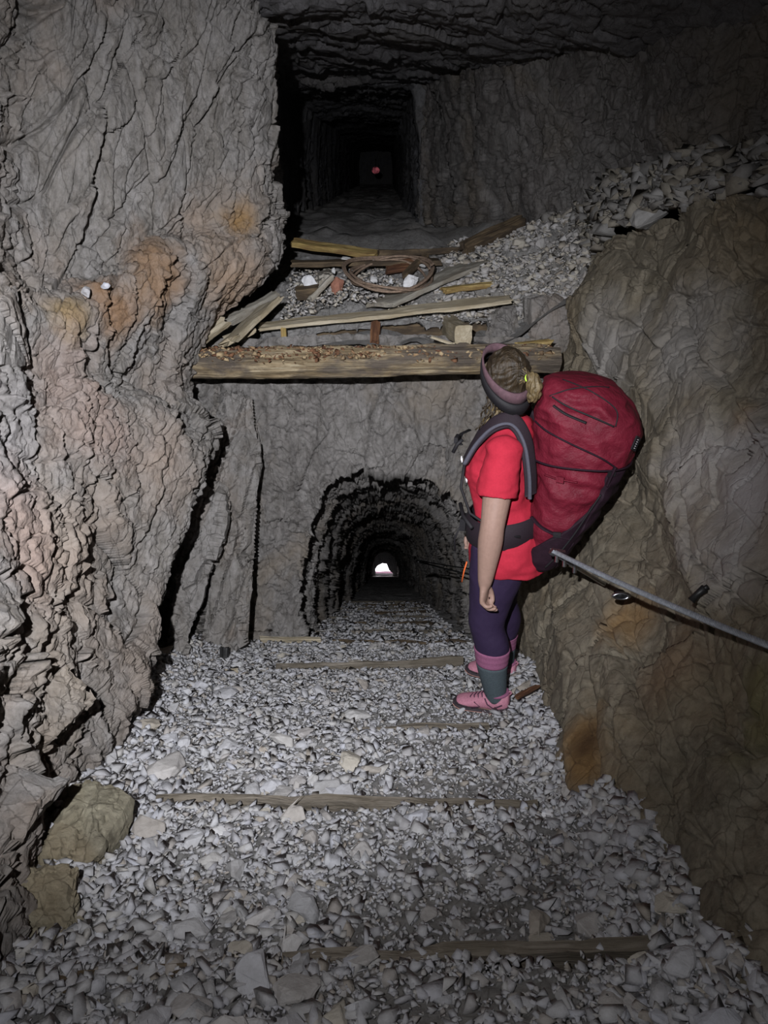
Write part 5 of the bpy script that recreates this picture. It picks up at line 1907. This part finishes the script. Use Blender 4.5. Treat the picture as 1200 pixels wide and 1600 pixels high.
# shoulder strap over the near shoulder, chest webbing, hip belt
def strap(pts, w, th_, mat, name, inner=None):
    arr = cr(np.array([tuple(p) for p in pts]), 40)
    V, Fc = [], []
    n = 12
    for i in range(40):
        p = Vector(arr[i]); t = (Vector(arr[min(i + 1, 39)]) - Vector(arr[max(i - 1, 0)])).normalized()
        ctr_ = Vector(tuple(B(-.01, p.dot(Lv) * .45, p.z - .03)))
        out_ = (p - ctr_); out_ = (out_ - t * out_.dot(t)).normalized()
        sd = t.cross(out_)
        for j in range(n):
            a = 2 * math.pi * j / n
            ca_, sa_ = math.cos(a), math.sin(a)
            V.append(tuple(p + sd * (math.copysign(abs(ca_) ** .6, ca_) * w) + out_ * (math.copysign(abs(sa_) ** .6, sa_) * th_)))
    for i in range(39):
        for j in range(n):
            Fc.append((i * n + j, i * n + (j + 1) % n, (i + 1) * n + (j + 1) % n, (i + 1) * n + j))
    Fc.append(tuple(range(n))); Fc.append(tuple(39 * n + j for j in range(n)))
    return link(name, mesh_from(name, V, Fc), mat, bp, True)


for s_ in (1, -1):
    path = [B(-.125, .150 * s_, 1.10), B(-.115, .150 * s_, 1.20), B(-.085, .135 * s_, 1.32), B(-.03, .115 * s_, 1.385), B(.04, .108 * s_, 1.365), B(.105, .105 * s_, 1.29), B(.150, .105 * s_, 1.20)]
    strap([p for p in path], .033, .008, M_padp, 'shoulder_strap')
    strap([p + Lv * (.030 * s_) + Vector((0, 0, -.006)) for p in path], .006, .008, M_pad, 'strap_padding')
tube_obj('sternum_strap', [tuple(B(.172, .10, 1.265)), tuple(B(.195, .05, 1.262)), tuple(B(.198, -.05, 1.262)), tuple(B(.172, -.10, 1.265))], .009, M_web, bp, 8, squash=.4)
cl = rough_box('buckle', M_web, (.05, .016, .026), 8, .001, 5, bp); cl.matrix_local = Matrix.Translation(B(.192, .09, 1.285)) @ Fv.to_track_quat('Y', 'Z').to_matrix().to_4x4()
tube_obj('load_strap', [tuple(B(.165, .11, 1.29)), tuple(B(.185, .115, 1.27)), tuple(B(.20, .12, 1.235))], .008, M_web, bp, 8)
tube_obj('load_strap', [tuple(B(.15, .125, 1.20)), tuple(B(.155, .155, 1.10)), tuple(B(.11, .175, 1.0)), tuple(B(-.02, .19, .93)), tuple(B(-.10, .175, .92))], .006, M_web, bp, 8)
# hip belt
V, Fc = [], []
n = 60
for i, (z, o_) in enumerate(((.845, .0), (.855, .012), (.905, .016), (.955, .012), (.965, .0))):
    for j in range(n):
        a = 2 * math.pi * j / n
        V.append(tuple(B(-.012 + (.148 + o_) * math.cos(a), (.186 + o_) * math.sin(a), z - .02 * math.cos(a))))
for i in range(4):
    for j in range(n):
        Fc.append((i * n + j, i * n + (j + 1) % n, (i + 1) * n + (j + 1) % n, (i + 1) * n + j))
bl = link('hip_belt', mesh_from('hip_belt', V, Fc), M_padp, bp, True)
bz = rough_box('belt_buckle', M_web, (.07, .025, .055), 9, .001, 6, bl); bz.matrix_local = Matrix.Translation(B(.155, .05, .90)) @ Fv.to_track_quat('Y', 'Z').to_matrix().to_4x4()
tube_obj('belt_strap', [tuple(B(.10, .165, .93)), tuple(B(.15, .10, .95)), tuple(B(.175, .04, .98))], .009, M_web, bl, 8)
tube_obj('belt_strap', [tuple(B(.165, .06, .89)), tuple(B(.19, .06, .82)), tuple(B(.185, .06, .76))], .004, M_web, bl, 8)
# orange tail hanging at the front of the shirt
ot = tube_obj('orange_strap_end', [tuple(B(.140, .07, .745)), tuple(B(.150, .07, .70)), tuple(B(.158, .07, .645))], [.007, .008, .009], M_orange, hk, 8, squash=.4)
tag(ot, 'bright orange strap end', None)
# letters of the chest print, seen edge-on at the front of the shirt
for i, (ch, z) in enumerate((('S', 1.215), ('O', 1.175), ('O', 1.135))):
    t_ = text_obj('shirt_letter', ch, .055, M_letter, tee, B(.182 - .012 * i, .072, z), Vector((0, 0, -1)), -Lv * .7 + Fv * .2, .002)
# small round logo on the leggings at the hip
lt = torus(.010, .0018)
lo2 = link('legging_logo', mesh_from('legging_logo', *lt), M_letter, hk, True)
lo2.matrix_local = Matrix.Translation(B(-.135, .135, .79)) @ (Lv - Fv * .6).to_track_quat('Y', 'Z').to_matrix().to_4x4()
